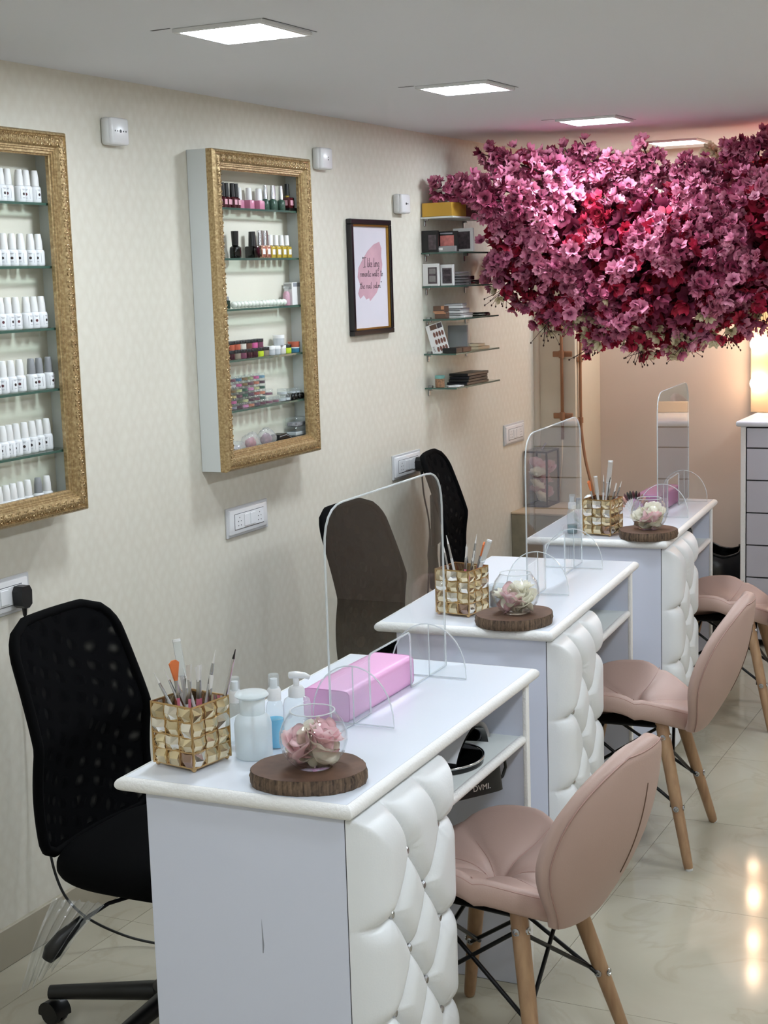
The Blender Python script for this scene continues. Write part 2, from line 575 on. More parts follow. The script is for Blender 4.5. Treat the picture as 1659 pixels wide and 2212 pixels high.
def structure():
    f = G().box(-0.1, XR + 0.1, YN - 0.1, YF + 0.2, -0.12, -0.009).obj('floor', 'grout', kind='structure')
    tile = G().box(0, 1.1187, 0, 0.6282, -0.009, 0.0).mesh('tile', 'marble_tile', 0)
    y0 = 3.107 - 0.6295 * 8
    for j in range(15):
        for i in range(4):
            link('tile', tile, f, (0.0005 + i * 1.12 - 0.98, y0 + j * 0.6295, 0))
    G().box(-0.12, XR + 0.12, YN - 0.12, YF + 0.2, CEIL, CEIL + 0.1).obj('ceiling', 'ceiling_paint', kind='structure')
    G().box(-0.12, 0, YN - 0.1, 6.63, -0.01, CEIL).obj('wall_left', 'wallpaper', kind='structure')
    G().box(-0.12, XR + 0.1, YF, YF + 0.12, -0.01, CEIL).obj('wall_far', 'far_wall_paint', kind='structure')
    G().box(XR, XR + 0.12, YN - 0.1, YF, -0.01, CEIL).obj('wall_right', 'side_wall_paint', kind='structure')
    G().box(-0.12, XR + 0.1, YN - 0.12, YN, -0.01, CEIL).obj('wall_near', 'side_wall_paint', kind='structure')
    # boxed-in pillar in the far corner, rounded where it leaves the left wall
    p = G().box(-0.12, 0.193, 6.63, YF, -0.01, CEIL, 0.004, 2)
    p.lathe([(0.022, 0.60), (0.022, CEIL)], 20, (0.0, 6.628, 0))
    p.obj('trim_1', 'pillar_paint', kind='structure')
    G().box(0, 0.012, YN, 6.28, 0, 0.1, 0.002, 1).obj('baseboard_left', 'skirting_tile', kind='structure')
    # concrete ledge with worn plaster top
    l = G().box(0.0, 0.60, 6.283, 6.63, 0, 0.596, 0.006, 2).obj('trim_2', 'concrete', kind='structure')
    G().box(0.0, 0.60, 6.280, 6.63, 0.596, 0.606, 0.003, 2).obj('ledge_top', 'ledge_plaster', l)
structure()

def led_panels():
    d = 0.102
    proto = thing('ceiling_light', 'square white recessed ceiling light above the first manicure desk', 'ceiling light', (0.685, 2.965, CEIL), 0, 'square ceiling lights')
    # frame ring
    g = G()
    o_, i_ = 0.112, 0.099
    for (a0, a1, b0, b1) in ((-o_, o_, -o_, -i_), (-o_, o_, i_, o_), (-o_, -i_, -i_, i_), (i_, o_, -i_, i_)):
        g.box(a0, a1, b0, b1, -0.009, 0.0, 0.0015, 1)
    g.obj('frame', 'white_plastic', proto)
    sq = []
    for (cx, cy, a0) in ((i_ - .012, i_ - .012, 0), (-i_ + .012, i_ - .012, 90), (-i_ + .012, -i_ + .012, 180), (i_ - .012, -i_ + .012, 270)):
        for k in range(5):
            a = R(a0 + 90 * k / 4); sq.append((cx + .0118 * math.cos(a), cy + .0118 * math.sin(a)))
    G().prism(sq, 'z', -0.008, -0.001).obj('diffuser', 'led_light', proto, smooth=0)
    gg = G()
    gg.prism([(-0.112, -0.116), (-0.160, -0.112), (-0.162, -0.120), (-0.112, -0.121)], 'z', -0.0008, -0.0002)
    gg.prism([(0.114, -0.112), (0.117, -0.112), (0.122, 0.115), (0.119, 0.115)], 'z', -0.0008, -0.0002)
    gg.obj('cutout_gap', 'gap_grey', proto, smooth=0)
    labels = {4.22: 'square white recessed ceiling light above the middle manicure desk', 5.43: 'square white recessed ceiling light just before the hanging blossom', 6.615: 'square white recessed ceiling light behind the hanging blossom'}
    for y, lb in labels.items():
        copy_tree(proto, None, lb, loc=(0.685 - (0.01 if y > 6 else 0), y, CEIL))
    copy_tree(proto, None, 'unseen square ceiling light added between the first desk and the near wall', loc=(0.685, 0.51, CEIL))  # added out of view to brighten the near side of the first desk
    for y in (-0.7, 0.51, 1.74, 2.965, 4.22, 5.43):  # assumed second row, unseen, added to light the desk fronts
        copy_tree(proto, None, 'unseen square ceiling light of the row added over the aisle', loc=(2.35, y, CEIL))
led_panels()

# ================================================================== DESKS
DESKS = [((0.790, 2.206), 1.1), ((0.686, 3.513), 3.9), ((0.612, 4.856), 4.0)]
def desk_pt(n, x, y, z=0.0):
    (ox, oy), a = DESKS[n]
    a = R(a)
    return (ox + x * math.cos(a) - y * math.sin(a), oy + x * math.sin(a) + y * math.cos(a), z)

def tuft_panel():
    """diamond tufted pad on the client face, local x outwards, y 0..0.40, z 0.02..0.733"""
    W, z0, z1 = 0.395, 0.02, 0.731
    cu = [0.090, 0.162, 0.234, 0.306]
    zA = [0.145, 0.335, 0.525]; zB = [0.050, 0.240, 0.430, 0.620]
    btn, seg = [], []
    for i, u in enumerate(cu):
        zz = zA if i % 2 == 0 else zB
        btn += [(u, z) for z in zz]
        if i < 3:
            for z in zz:
                for z2 in (zB if i % 2 == 0 else zA):
                    if abs(abs(z - z2) - 0.095) < 0.01: seg.append(((u, z), (cu[i + 1], z2)))
    for z in zA: seg.append(((-0.02, z - 0.004), (cu[0], z)))
    for z in zB: seg.append(((cu[3], z), (W + 0.02, z - 0.004)))
    for u in (cu[1], cu[3]):
        seg.append(((u, zB[-1]), (u - 0.022, zB[-1] + 0.055)))
        seg.append(((u - 0.022, zB[-1] + 0.055), (u - 0.050, z1)))
    seg.append(((cu[0], zA[0]), (cu[0], z0))); seg.append(((cu[2], zA[0]), (cu[2], z0)))
    # extra top pleats
    def dseg(p, a, b):
        ax, ay = a; bx, by = b; px, py = p
        dx, dy = bx - ax, by - ay
        t = max(0, min(1, ((px - ax) * dx + (py - ay) * dy) / (dx * dx + dy * dy + 1e-12)))
        return math.hypot(px - ax - t * dx, py - ay - t * dy)
    nu, nv = 110, 180
    def fn(u, v):
        y = u * W; z = z0 + v * (z1 - z0)
        d = min(dseg((y, z), a, b) for a, b in seg)
        db = min(math.hypot(y - b[0], z - b[1]) for b in btn)
        t = min(1, d / 0.040)
        h = math.sqrt(max(0, 1 - (1 - t) ** 2)) ** 0.85
        t2 = min(1, db / 0.055)
        h *= 0.45 + 0.55 * math.sqrt(max(0, 1 - (1 - t2) ** 2))
        e = min(y, W - y, (z1 - z) * 0.8, (z - z0) * 0.8)
        te = min(1, e / 0.06)
        he = math.sqrt(max(0, 1 - (1 - te) ** 2))
        x = 0.004 + he * (0.026 + 0.036 * h)
        # fine gathers radiating from each button
        if db < 0.05:
            bb = min(btn, key=lambda b_: math.hypot(y - b_[0], z - b_[1]))
            an = math.atan2(z - bb[1], y - bb[0])
            x += 0.0016 * math.sin(an * 9) * (1 - db / 0.05) * min(1, db / 0.012)
        return (x, y, z)
    me = G().grid(fn, nu, nv).mesh('tufted_pad', 'white_leather', 180)
    bm_ = G().lathe([(0, -0.004), (0.009, -0.003), (0.0095, 0.0), (0.006, 0.004), (0, 0.005)], 8, mat=Matrix.Rotation(PI / 2, 4, 'Y')).mesh('button', 'steel', 20)
    return me, bm_, [(0.026 + 0.0195, u, z) for u, z in btn if 0.03 < u < W - 0.03 and z > 0.06]

TUFT, BUTTON, BTNS = tuft_panel()

def make_desk(n, label):
    (ox, oy), a = DESKS[n]
    W, L = 0.484, 0.99
    t = thing('manicure_desk', label, 'desk', (ox, oy, 0), R(a), 'manicure desks in a row')
    G().box(0.012, W - 0.012, 0.012, L - 0.012, 0.734, 0.760).obj('top', 'white_top', t)
    # half-round beading around the top: four mitred lengths
    pr = [(0.0145 * math.cos(R(k)), 0.0145 * math.sin(R(k))) for k in range(-90, 91, 15)]
    def bead(p0, p1, nrm):
        g = G()
        d = (Vector(p1) - Vector(p0)).normalized()
        nv_ = Vector(nrm)
        va, vb = [], []
        for c, s_ in pr:
            off = nv_ * (c) + Vector((0, 0, s_ * 0.93))
            va.append(Vector(p0) + off - d * c); vb.append(Vector(p1) + off + d * c)
        k = len(pr)
        g._add([tuple(v) for v in va + vb], [(i, i + 1, k + i + 1, k + i) for i in range(k - 1)] + [tuple(range(k)), tuple(range(k, 2 * k))])
        return g
    zc = 0.7465
    q = [(0.0115, 0.0115, zc), (W - 0.0115, 0.0115, zc), (W - 0.0115, L - 0.0115, zc), (0.0115, L - 0.0115, zc)]
    nr = [(0, -1, 0), (1, 0, 0), (0, 1, 0), (-1, 0, 0)]
    for k in range(4):
        bead(q[k], q[(k + 1) % 4], nr[k]).obj('edge_beading', 'white_beading', t, smooth=40)
    G().box(0.052, 0.462, 0.018, 0.036, 0.0, 0.733, 0.0012, 1).obj('side_panel', 'white_laminate', t)
    G().box(0.052, 0.470, 0.936, 0.954, 0.0, 0.733, 0.002, 1).obj('side_panel', 'white_laminate', t)
    G().box(0.464, 0.4745, 0.934, 0.956, 0.0, 0.733, 0.003, 2).obj('edge_strip', 'white_beading', t)
    G().box(0.130, 0.462, 0.335, 0.349, 0.0, 0.733).obj('partition', 'white_laminate', t)
    G().box(0.130, 0.144, 0.036, 0.335, 0.0, 0.733).obj('back_panel', 'white_laminate', t)
    G().box(0.4622, 0.4645, 0.0185, 0.022, 0.0, 0.733).obj('gap_line', 'dark_gap', t)
    G().box(0.456, 0.468, 0.036, 0.349, 0.0, 0.733).obj('pad_board', 'white_laminate', t)
    G().box(0.060, 0.462, 0.349, 0.936, 0.594, 0.610).obj('shelf', 'white_paint', t)
    G().cyl((0.462, 0.411, 0.602), (0.462, 0.936, 0.602), 0.0105, n=14).obj('shelf_beading', 'white_beading', t)
    pad = link('tufted_pad', TUFT, t, (0.460, 0.018, 0))
    for (x, y, z) in BTNS:
        link('button', BUTTON, pad, (x, y, z))
    return t
make_desk(0, 'white manicure desk carrying the long bright pink hand rest')
make_desk(1, 'white manicure desk in the middle of the row of three')
make_desk(2, 'white manicure desk beside the concrete ledge and the drawer chest')
# grey scuff on the near side of the first desk
p = desk_pt(0, 0.288, 0.0178, 0.52)
d1 = [o for o in bpy.data.objects if o.name == 'side_panel'][0]
G().prism([(0.2868, 0.455), (0.2885, 0.455), (0.2905, 0.47), (0.2885, 0.50), (0.2872, 0.52)], 'y', 0.01765, 0.0182).obj('scuff_mark', 'scuff', d1, smooth=0)

# ================================================================== PINK CHAIRS
def pink_chair():
    t = thing('tub_chair', 'dusty pink padded chair on wooden legs, pulled up to the first manicure desk', 'chair', (1.297, 2.832, 0), R(-8), 'dusty pink client chairs')
    # seat pad: local +x is the back side; sitter faces -x
    def outline(a):
        c, s_ = math.cos(a), math.sin(a)
        n = 2.6
        r = 1.0 / ((abs(c) ** n + abs(s_) ** n) ** (1 / n))
        x, y = r * c, r * s_
        hw = 0.200
        if x > 0: hw = 0.200 - 0.085 * x ** 1.5
        return x * 0.218 - 0.012, y * hw
    def ztop(x, y):
        side = abs(y) / 0.200
        z = 0.436 + 0.068 * side ** 2.4
        z -= 0.020 * max(0, (x - 0.02)) / 0.2
        fr = max(0, (-x - 0.08) / 0.15)
        z -= 0.022 * fr ** 2
        # sewn creases: a cross of seams
        for (ax, ay, bx, by) in ((0.0, 0.0, -0.21, 0.0), (0.0, 0.0, 0.05, 0.23), (0.0, 0.0, 0.05, -0.23), (0.0, 0.0, 0.16, 0.06), (0.0, 0.0, 0.16, -0.06), (0.0, 0.0, -0.2, 0.16), (0.0, 0.0, -0.2, -0.16)):
            dx, dy = bx - ax, by - ay
            tt = max(0, min(1, ((x - ax) * dx + (y - ay) * dy) / (dx * dx + dy * dy)))
            d = math.hypot(x - ax - tt * dx, y - ay - tt * dy)
            z -= 0.007 * math.exp(-(d / 0.010) ** 2) + 0.006 * math.exp(-(d / 0.035) ** 2)
        return z
    g = G()
    NA, NR = 72, 22
    def seat(u, v):
        a = 2 * PI * u
        ox, oy = outline(a)
        if v < 0.62:
            k = (v / 0.62)
            x, y = ox * k * 0.93, oy * k * 0.93
            return (x, y, ztop(x, y))
        if v < 0.86:
            k = (v - 0.62) / 0.24
            ang = k * PI
            zt = ztop(ox * 0.93, oy * 0.93)
            rr = 0.93 + 0.085 * math.sin(ang)
            th = 0.058
            return (ox * rr, oy * rr, zt - th * (1 - math.cos(ang)) / 2)
        k = (v - 0.86) / 0.14
        zt = ztop(ox * 0.93, oy * 0.93) - 0.058
        return (ox * 0.93 * (1 - k), oy * 0.93 * (1 - k), zt * (1 - k) + 0.39 * k)
    g.grid(seat, NA, 40, closeu=True)
    bmesh.ops.remove_doubles(g.bm, verts=list(g.bm.verts), dist=0.0004)
    seat_o = g.obj('seat', 'pink_leather', t, smooth=180)
    # sewn seams
    sg = G()
    for (bx, by) in ((-0.19, 0.0), (0.042, 0.182), (0.042, -0.182), (0.14, 0.055), (0.14, -0.055), (-0.17, 0.14), (-0.17, -0.14)):
        sg.tube([(bx * k / 12, by * k / 12, ztop(bx * k / 12, by * k / 12) + 0.0006) for k in range(13)], 0.0011, 5)
    rim = []
    for k in range(72):
        ox, oy = outline(2 * PI * k / 72)
        rim.append((ox * 0.985, oy * 0.985, ztop(ox * .93, oy * .93) - 0.009))
    sg.tube(rim, 0.0016, 5, closed=True)
    sg.obj('seam', 'pink_seam', seat_o, smooth=180)
    # back shell: shield outline, wrapping forwards, leaning back
    H0, H1 = 0.366, 0.757
    def halfw(k):   # k 0..1 bottom to top
        if k < 0.50:
            q = k / 0.50
            return 0.112 + (0.228 - 0.112) * math.sin(q * PI / 2) ** 1.2
        q = (k - 0.50) / 0.50
        return 0.228 * (max(0, 1 - q ** 2.2)) ** 0.6
    def backpt(s_, k, off):
        """s_ -1..1 across, k up"""
        hw = halfw(k)
        z = H0 + (H1 - H0) * k
        cx = 0.196 + 0.135 * k ** 0.9 + 0.030 * math.sin(k * PI)
        Rw = 0.30
        an = s_ * hw / Rw
        x = cx - (Rw - Rw * math.cos(an)) * 1.1
        y = Rw * math.sin(an)
        nx, ny = math.cos(an), math.sin(an)
        return Vector((x + nx * off * 0.95, y + ny * off, z - 0.28 * off))
    g = G()
    NK, NS = 40, 36
    def shell(u, v):
        # u loops front -> back through the rims
        k = 0.02 + 0.978 * v
        th = 0.020
        if u < 0.5:
            s_ = -1 + 4 * u
            side = 1
        else:
            s_ = 1 - 4 * (u - 0.5)
            side = -1
        e = math.sqrt(max(0, 1 - abs(s_) ** 6))
        edge = min(1.0, (1 - v) / 0.05) ** 0.5
        p_ = backpt(s_, k, side * th * e * edge)
        if side < 0:
            # creases on the inner side
            p_.x += 0.0
        return p_
    g.grid(shell, 72, NK, closeu=True)
    bmesh.ops.remove_doubles(g.bm, verts=list(g.bm.verts), dist=0.0004)
    back = g.obj('backrest', 'pink_leather', t, smooth=180)
    sg = G()
    left = [backpt(-0.90, 0.03 + 0.93 * k / 40, 0.0165) for k in range(41)]
    right = [backpt(0.90, 0.03 + 0.93 * k / 40, 0.0165) for k in range(41)]
    top = [backpt(-0.90 + 1.8 * k / 14, 0.96, 0.0175) for k in range(1, 14)]
    sg.tube(left + top + right[::-1], 0.0016, 5)
    sg.obj('piping', 'pink_seam', back, smooth=180)
    zg = G()
    zg.tube([backpt(0.0, 0.28 + 0.5 * k / 12, 0.0198) for k in range(13)], 0.0022, 5)
    zg.obj('back_seam', 'brown_card', back, smooth=180)
    # legs
    rt, rf, zt = 0.105, 0.200, 0.392
    bolt = G().lathe([(0, 0), (0.0085, 0), (0.0085, 0.003), (0.005, 0.004), (0.004, 0.002), (0, 0.002)], 12).mesh('bolt', 'steel', 30)
    def lp(sx, sy, z):
        k = 1 - z / zt
        r_ = rt + (rf - rt) * k
        return Vector((sx * r_, sy * r_, z))
    for sx in (-1, 1):
        for sy in (-1, 1):
            p0, p1 = lp(sx, sy, 0.0), lp(sx, sy, zt)
            n_ = 18
            lg = G().tube([p0, p0 + (p1 - p0) * 0.015, p0 + (p1 - p0) * 0.05, p0 + (p1 - p0) * 0.55, p1], [0.010, 0.0125, 0.0135, 0.0175, 0.0185], n_)
            lo = lg.obj('leg', 'beech_wood', t, smooth=40)
            G().cyl((p0.x, p0.y, 0), (p0.x + 0.0004 * -sx, p0.y, 0.006), 0.0112, n=14).obj('foot_cap', 'offwhite_plastic', lo)
            for zb in (0.355, 0.165):
                c = lp(sx, sy, zb)
                for ax in ((0, -1, 0), (sx, 0, 0)):
                    q_ = Vector(ax).to_track_quat('Z', 'Y').to_matrix().to_4x4()
                    b = link('bolt', bolt, lo)
                    b.matrix_local = Matrix.Translation(c + Vector(ax) * 0.0165) @ q_
    # metal cross braces between the legs
    for (s0, s1) in (((1, -1), (1, 1)), ((-1, -1), (-1, 1)), ((-1, -1), (1, -1)), ((-1, 1), (1, 1))):
        for (za, zb) in ((0.355, 0.165), (0.165, 0.355)):
            a, b = lp(*s0, za), lp(*s1, zb)
            inn = Vector((-(a.x + b.x) * 0.06, -(a.y + b.y) * 0.06, 0))
            g = G().tube([a + inn, b + inn], 0.0048, 8)
            g.obj('brace', 'black_metal', t, smooth=60)
    G().box(-0.12, 0.12, -0.12, 0.12, 0.378, 0.3865, 0.003, 1).obj('seat_bracket', 'black_metal', t)
    return t
pc = pink_chair()
copy_tree(pc, None, 'dusty pink padded chair on wooden legs, pulled up to the middle manicure desk', loc=(1.194, 4.162, 0), rz=R(4))
copy_tree(pc, None, 'dusty pink padded chair on wooden legs, pulled up to the desk beside the drawer chest', loc=(1.144, 5.512, 0), rz=R(4))

# ================================================================== BLACK OFFICE CHAIRS
def office_chair():
    t = thing('office_chair', 'black mesh-backed swivel chair under the cabinet of white bottles', 'chair', (0.588, 2.650, 0), 0, 'black technician chairs')
    # back: lower part upright, upper part reclined; y across, x = depth (sitter faces +x)
    zb, zt = 0.455, 0.945
    def halfw(k):
        if k < 0.5: return 0.198
        q = (k - 0.5) / 0.5
        return 0.198 - 0.022 * q
    def prof(k):
        b = max(0.0, k - 0.48)
        return -0.205 - 0.165 * b ** 1.15 - 0.012 * math.sin(min(1, k / 0.5) * PI)
    def bp(s_, k, off):
        hw = halfw(k)
        # rounded top corners
        zz = zb + (zt - zb) * k
        cr = 0.075
        top = zt - zz
        if top < cr:
            hw -= cr - math.sqrt(max(0, cr * cr - (cr - top) ** 2))
        if zz - zb < 0.04:
            hw -= 0.04 - math.sqrt(max(0, 0.0016 - (0.04 - (zz - zb)) ** 2))
        y = s_ * hw
        x = prof(k) + 0.030 * (y / 0.2) ** 2 + off
        return Vector((x, y, zz))
    NK = 44
    def pan(side, lo, hi, k0, k1):
        return lambda u, v: bp(lo + (hi - lo) * u, k0 + (k1 - k0) * v, side)
    g = G()
    def loop(u, v):
        if u < 0.5: s_, off = -1 + 4 * u, 0.008
        else: s_, off = 1 - 4 * (u - 0.5), -0.008
        return bp(s_, v, off * (1 - abs(s_) ** 8))
    g.grid(loop, 48, NK, closeu=True)
    bmesh.ops.remove_doubles(g.bm, verts=list(g.bm.verts), dist=0.0003)
    g.obj('backrest_mesh', 'mesh_fabric', t, smooth=180)
    # padded border
    path = [bp(-1, k / 30, 0) for k in range(31)] + [bp(-1 + 2 * k / 12, 1.0, 0) for k in range(1, 12)] + [bp(1, 1 - k / 30, 0) for k in range(31)] + [bp(1 - 2 * k / 12, 0.0, 0) for k in range(1, 12)]
    path2 = [p_ for i, p_ in enumerate(path) if (p_ - path[i - 1]).length > 0.0015]
    G().tube(path2, 0.0115, 8, closed=True).obj('backrest_border', 'black_fabric', t, smooth=180)
    G().grid(lambda u, v: bp(-0.96 + 1.92 * u, 0.86 + 0.135 * v, -0.011), 20, 6).obj('head_band', 'black_fabric', t, smooth=180)
    # lumbar bar behind
    G().box(-0.262, -0.246, -0.06, 0.06, 0.60, 0.80, 0.006, 2).obj('lumbar_support', 'black_plastic', t)
    # spine
    G().tube([(-0.262, 0, 0.66), (-0.270, 0, 0.56), (-0.262, 0, 0.44), (-0.20, 0, 0.375), (-0.05, 0, 0.365)], [0.016, 0.02, 0.022, 0.02, 0.02], 10).obj('spine', 'black_plastic', t, smooth=180)
    # seat cushion
    g = G()
    def cush(u, v):
        a = 2 * PI * u
        n = 3.4
        c, s_ = math.cos(a), math.sin(a)
        r_ = 1 / ((abs(c) ** n + abs(s_) ** n) ** (1 / n))
        ph = PI * v
        rr = math.sin(ph) ** 0.35
        z = 0.43 + 0.05 * -math.cos(ph) * (1 if v > 0.5 else 0.9)
        return (0.02 + 0.225 * r_ * c * rr, 0.225 * r_ * s_ * rr, z)
    g.grid(cush, 56, 18, closeu=True)
    bmesh.ops.remove_doubles(g.bm, verts=list(g.bm.verts), dist=0.0003)
    g.obj('seat', 'black_fabric', t, smooth=180)
    G().box(-0.10, 0.12, -0.09, 0.09, 0.345, 0.385, 0.01, 2).obj('mechanism', 'black_plastic', t)
    lv = G().tube([(0.0, -0.08, 0.365), (-0.05, -0.16, 0.36), (-0.085, -0.215, 0.335)], 0.0045, 8).obj('lever', 'gunmetal', t)
    G().tube([(-0.082, -0.208, 0.34), (-0.09, -0.222, 0.33), (-0.108, -0.245, 0.310), (-0.122, -0.265, 0.285), (-0.13, -0.275, 0.268)], [0.010, 0.012, 0.017, 0.020, 0.012], 10).obj('lever_grip', 'black_plastic', lv, smooth=180)
    G().cyl((0, 0, 0.22), (0, 0, 0.36), 0.014, n=16).obj('gas_lift', 'gunmetal', t)
    G().lathe([(0, 0.07), (0.032, 0.07), (0.030, 0.20), (0.024, 0.24), (0, 0.24)], 18).obj('column', 'black_plastic', t)
    # five-star base with castors
    G().lathe([(0, 0.075), (0.05, 0.075), (0.052, 0.115), (0.035, 0.135), (0, 0.135)], 20).obj('hub', 'black_plastic', t)
    cw = G()
    for s_ in (-1, 1):
        cw.lathe([(0, -0.009), (0.024, -0.009), (0.027, -0.004), (0.027, 0.004), (0.024, 0.009), (0, 0.009)], 18, mat=Matrix.Translation((0.012, s_ * 0.0115, 0.027)) @ Matrix.Rotation(PI / 2, 4, 'X'))
    cwm = cw.mesh('wheel', 'black_plastic', 35)
    hood = G()
    hood.prism([(0.012 + 0.030 * math.cos(R(k)), 0.027 + 0.030 * math.sin(R(k))) for k in range(-10, 191, 20)], 'y', -0.0225, 0.0225)
    hdm = hood.mesh('castor_hood', 'black_plastic', 40)
    for k in range(5):
        a = R(195 + 72 * k)
        leg = G()
        leg.grid(lambda u, v: (0.03 + 0.27 * v, (0.024 - 0.008 * v) * math.cos(2 * PI * u), 0.098 - 0.022 * v + (0.022 - 0.006 * v) * math.sin(2 * PI * u)), 12, 8, closeu=True)
        leg.cyl((0.298, 0, 0.076), (0.302, 0, 0.076), 0.016, n=12)
        leg.xf(Matrix.Rotation(a, 4, 'Z'))
        lo = leg.obj('base_leg', 'black_plastic', t, smooth=60)
        for me, nm in ((cwm, 'wheel'), (hdm, 'castor_hood')):
            c = link(nm, me, lo)
            c.location = (0.285 * math.cos(a), 0.285 * math.sin(a), 0)
            c.rotation_euler = (0, 0, a + 0.9 * (k % 2) - 0.4)
    return t
oc = office_chair()
oc2 = copy_tree(oc, None, 'black mesh-backed swivel chair seen through the clear shield of the first desk', loc=(0.560, 4.105, 0.0), rz=R(-3))
oc3 = copy_tree(oc, None, 'black mesh-backed swivel chair under the framed quote, at the desk by the ledge', loc=(0.375, 5.225, 0.0), rz=R(12))
def raise_seat(o, dz):
    low = ('hub', 'base_leg', 'column')
    for c in o.children:
        if c.name.split('.')[0] not in low:
            c.location.z += dz
raise_seat(oc2, 0.022)
raise_seat(oc3, 0.055)

def wrap_film():
    def fn(u, v):
        top = Vector((0.425, 2.448, 0.372)).lerp(Vector((0.55, 2.462, 0.372)), u)
        bot = Vector((0.400, 2.350, 0.19)).lerp(Vector((0.475, 2.372, 0.255)), u)
        p_ = top.lerp(bot, v)
        f = math.sin(u * 34 + 0.8 * math.sin(v * 5)) * 0.010 * (0.4 + v) + math.sin(u * 71 + v * 11) * 0.003
        return p_ + Vector((f * 0.5, -f - 0.012 * math.sin(PI * v), 0.006 * math.sin(u * 25) * v))
    G().grid(fn, 44, 22).obj('plastic_wrap', 'wrap_film', smooth=180, label='crinkled clear plastic wrap hanging under the black chair seat', cat='plastic wrap')
wrap_film()
# ================================================================== THINGS ON THE DESKS
TOPZ = 0.7605
def rounded_poly(pts, rad, n=6):
    """round the corners of a polygon; rad is per corner"""
    out = []
    k = len(pts)
    for i, p_ in enumerate(pts):
        r_ = rad[i]
        p_ = Vector(p_)
        if r_ <= 0: out.append(tuple(p_)); continue
        a = (Vector(pts[i - 1]) - p_).normalized(); b = (Vector(pts[(i + 1) % k]) - p_).normalized()
        p0, p1 = p_ + a * r_, p_ + b * r_
        c = p0 + b * r_
        for j in range(n + 1):
            t_ = j / n
            q_ = p0 * (1 - t_) ** 2 + p_ * 2 * t_ * (1 - t_) + p1 * t_ * t_
            out.append(tuple(q_))
    return out

def make_shield():
    t = thing('acrylic_shield', 'x', 'acrylic shield', group='clear acrylic desk shields')
    W, H = 0.595, 0.461
    pts = [(0, 0), (0.182, 0), (0.182, 0.125), (0.394, 0.125), (0.394, 0), (W, 0), (W, H), (0, H)]
    poly = rounded_poly(pts, [0, 0, 0.014, 0.014, 0, 0, 0.085, 0.085])
    G().prism(poly, 'x', -0.002, 0.002).obj('pane', 'acrylic', t, smooth=0)
    ed = [(0.0, a, b) for a, b in poly]
    # the polished rim shows as a light line
    G().tube(ed, 0.0023, 6, closed=True).obj('polished_edge', 'acrylic_edge', t, smooth=180)
    arch = [(0.092 * math.cos(R(k)), 0.121 * math.sin(R(k)) ** 0.9) for k in range(0, 181, 10)]
    for y in (0.098, 0.492):
        ft = G().prism(arch, 'y', y - 0.002, y + 0.002).obj('foot', 'acrylic', t, smooth=0)
        G().tube([(a, y, b + 0.0006) for a, b in arch], 0.0016, 6, closed=True).obj('polished_edge', 'acrylic_edge', ft, smooth=180)
        G().tube([(0.0022, y, 0.001), (0.0022, y, 0.121)], 0.0014, 6).obj('slot', 'acrylic_edge', ft, smooth=180)
    return t
sh = make_shield()
for n, (x, y, lb) in enumerate(((0.275, 0.346, 'clear acrylic shield standing over the bright pink hand rest'),
                                (0.320, 0.335, 'clear acrylic shield on the middle desk behind the glass bowl'),
                                (0.372, 0.400, 'clear acrylic shield on the desk beside the drawer chest, over the mauve hand rest'))):
    o = sh if n == 0 else copy_tree(sh)
    o['label'] = lb
    o.location = desk_pt(n, x, y, TOPZ + 0.0022); o.rotation_euler = (0, 0, R(DESKS[n][1]))

def wood_slice(n, x, y, label):
    rr = random.Random(n + 3)
    ph = [rr.uniform(0, 6.28) for _ in range(5)]
    def rad(a): return 1 + 0.035 * math.sin(2 * a + ph[0]) + 0.02 * math.sin(3 * a + ph[1]) + 0.010 * math.sin(7 * a + ph[2]) + 0.006 * math.sin(13 * a + ph[3])
    t = thing('wood_slice', label, 'wood slice', desk_pt(n, x, y, TOPZ), R(20 + 40 * n), 'wooden coasters under the bowls')
    N = 64
    def side(u, v):
        a = 2 * PI * u
        r_ = 0.101 * rad(a) * (1 + 0.012 * math.sin(29 * a + 9 * v) + 0.025 * math.sin(PI * v))
        return (r_ * math.cos(a), 0.93 * r_ * math.sin(a), 0.027 * v)
    G().grid(side, N, 6, closeu=True).obj('bark', 'bark', t, smooth=60)
    g = G()
    for z in (0.0002, 0.0272):
        g._add([(0.1012 * rad(2 * PI * i / N) * math.cos(2 * PI * i / N), 0.93 * 0.1012 * rad(2 * PI * i / N) * math.sin(2 * PI * i / N), z) for i in range(N)], [tuple(range(N))])
    g.obj('cut_face', 'slice_face', t, smooth=0)
wood_slice(0, 0.350, 0.107, 'round dark wood slice with bark rim on the desk with the pink hand rest')
wood_slice(1, 0.362, 0.080, 'round dark wood slice with bark rim on the middle desk')
wood_slice(2, 0.405, 0.080, 'round dark wood slice with bark rim on the desk beside the drawer chest')

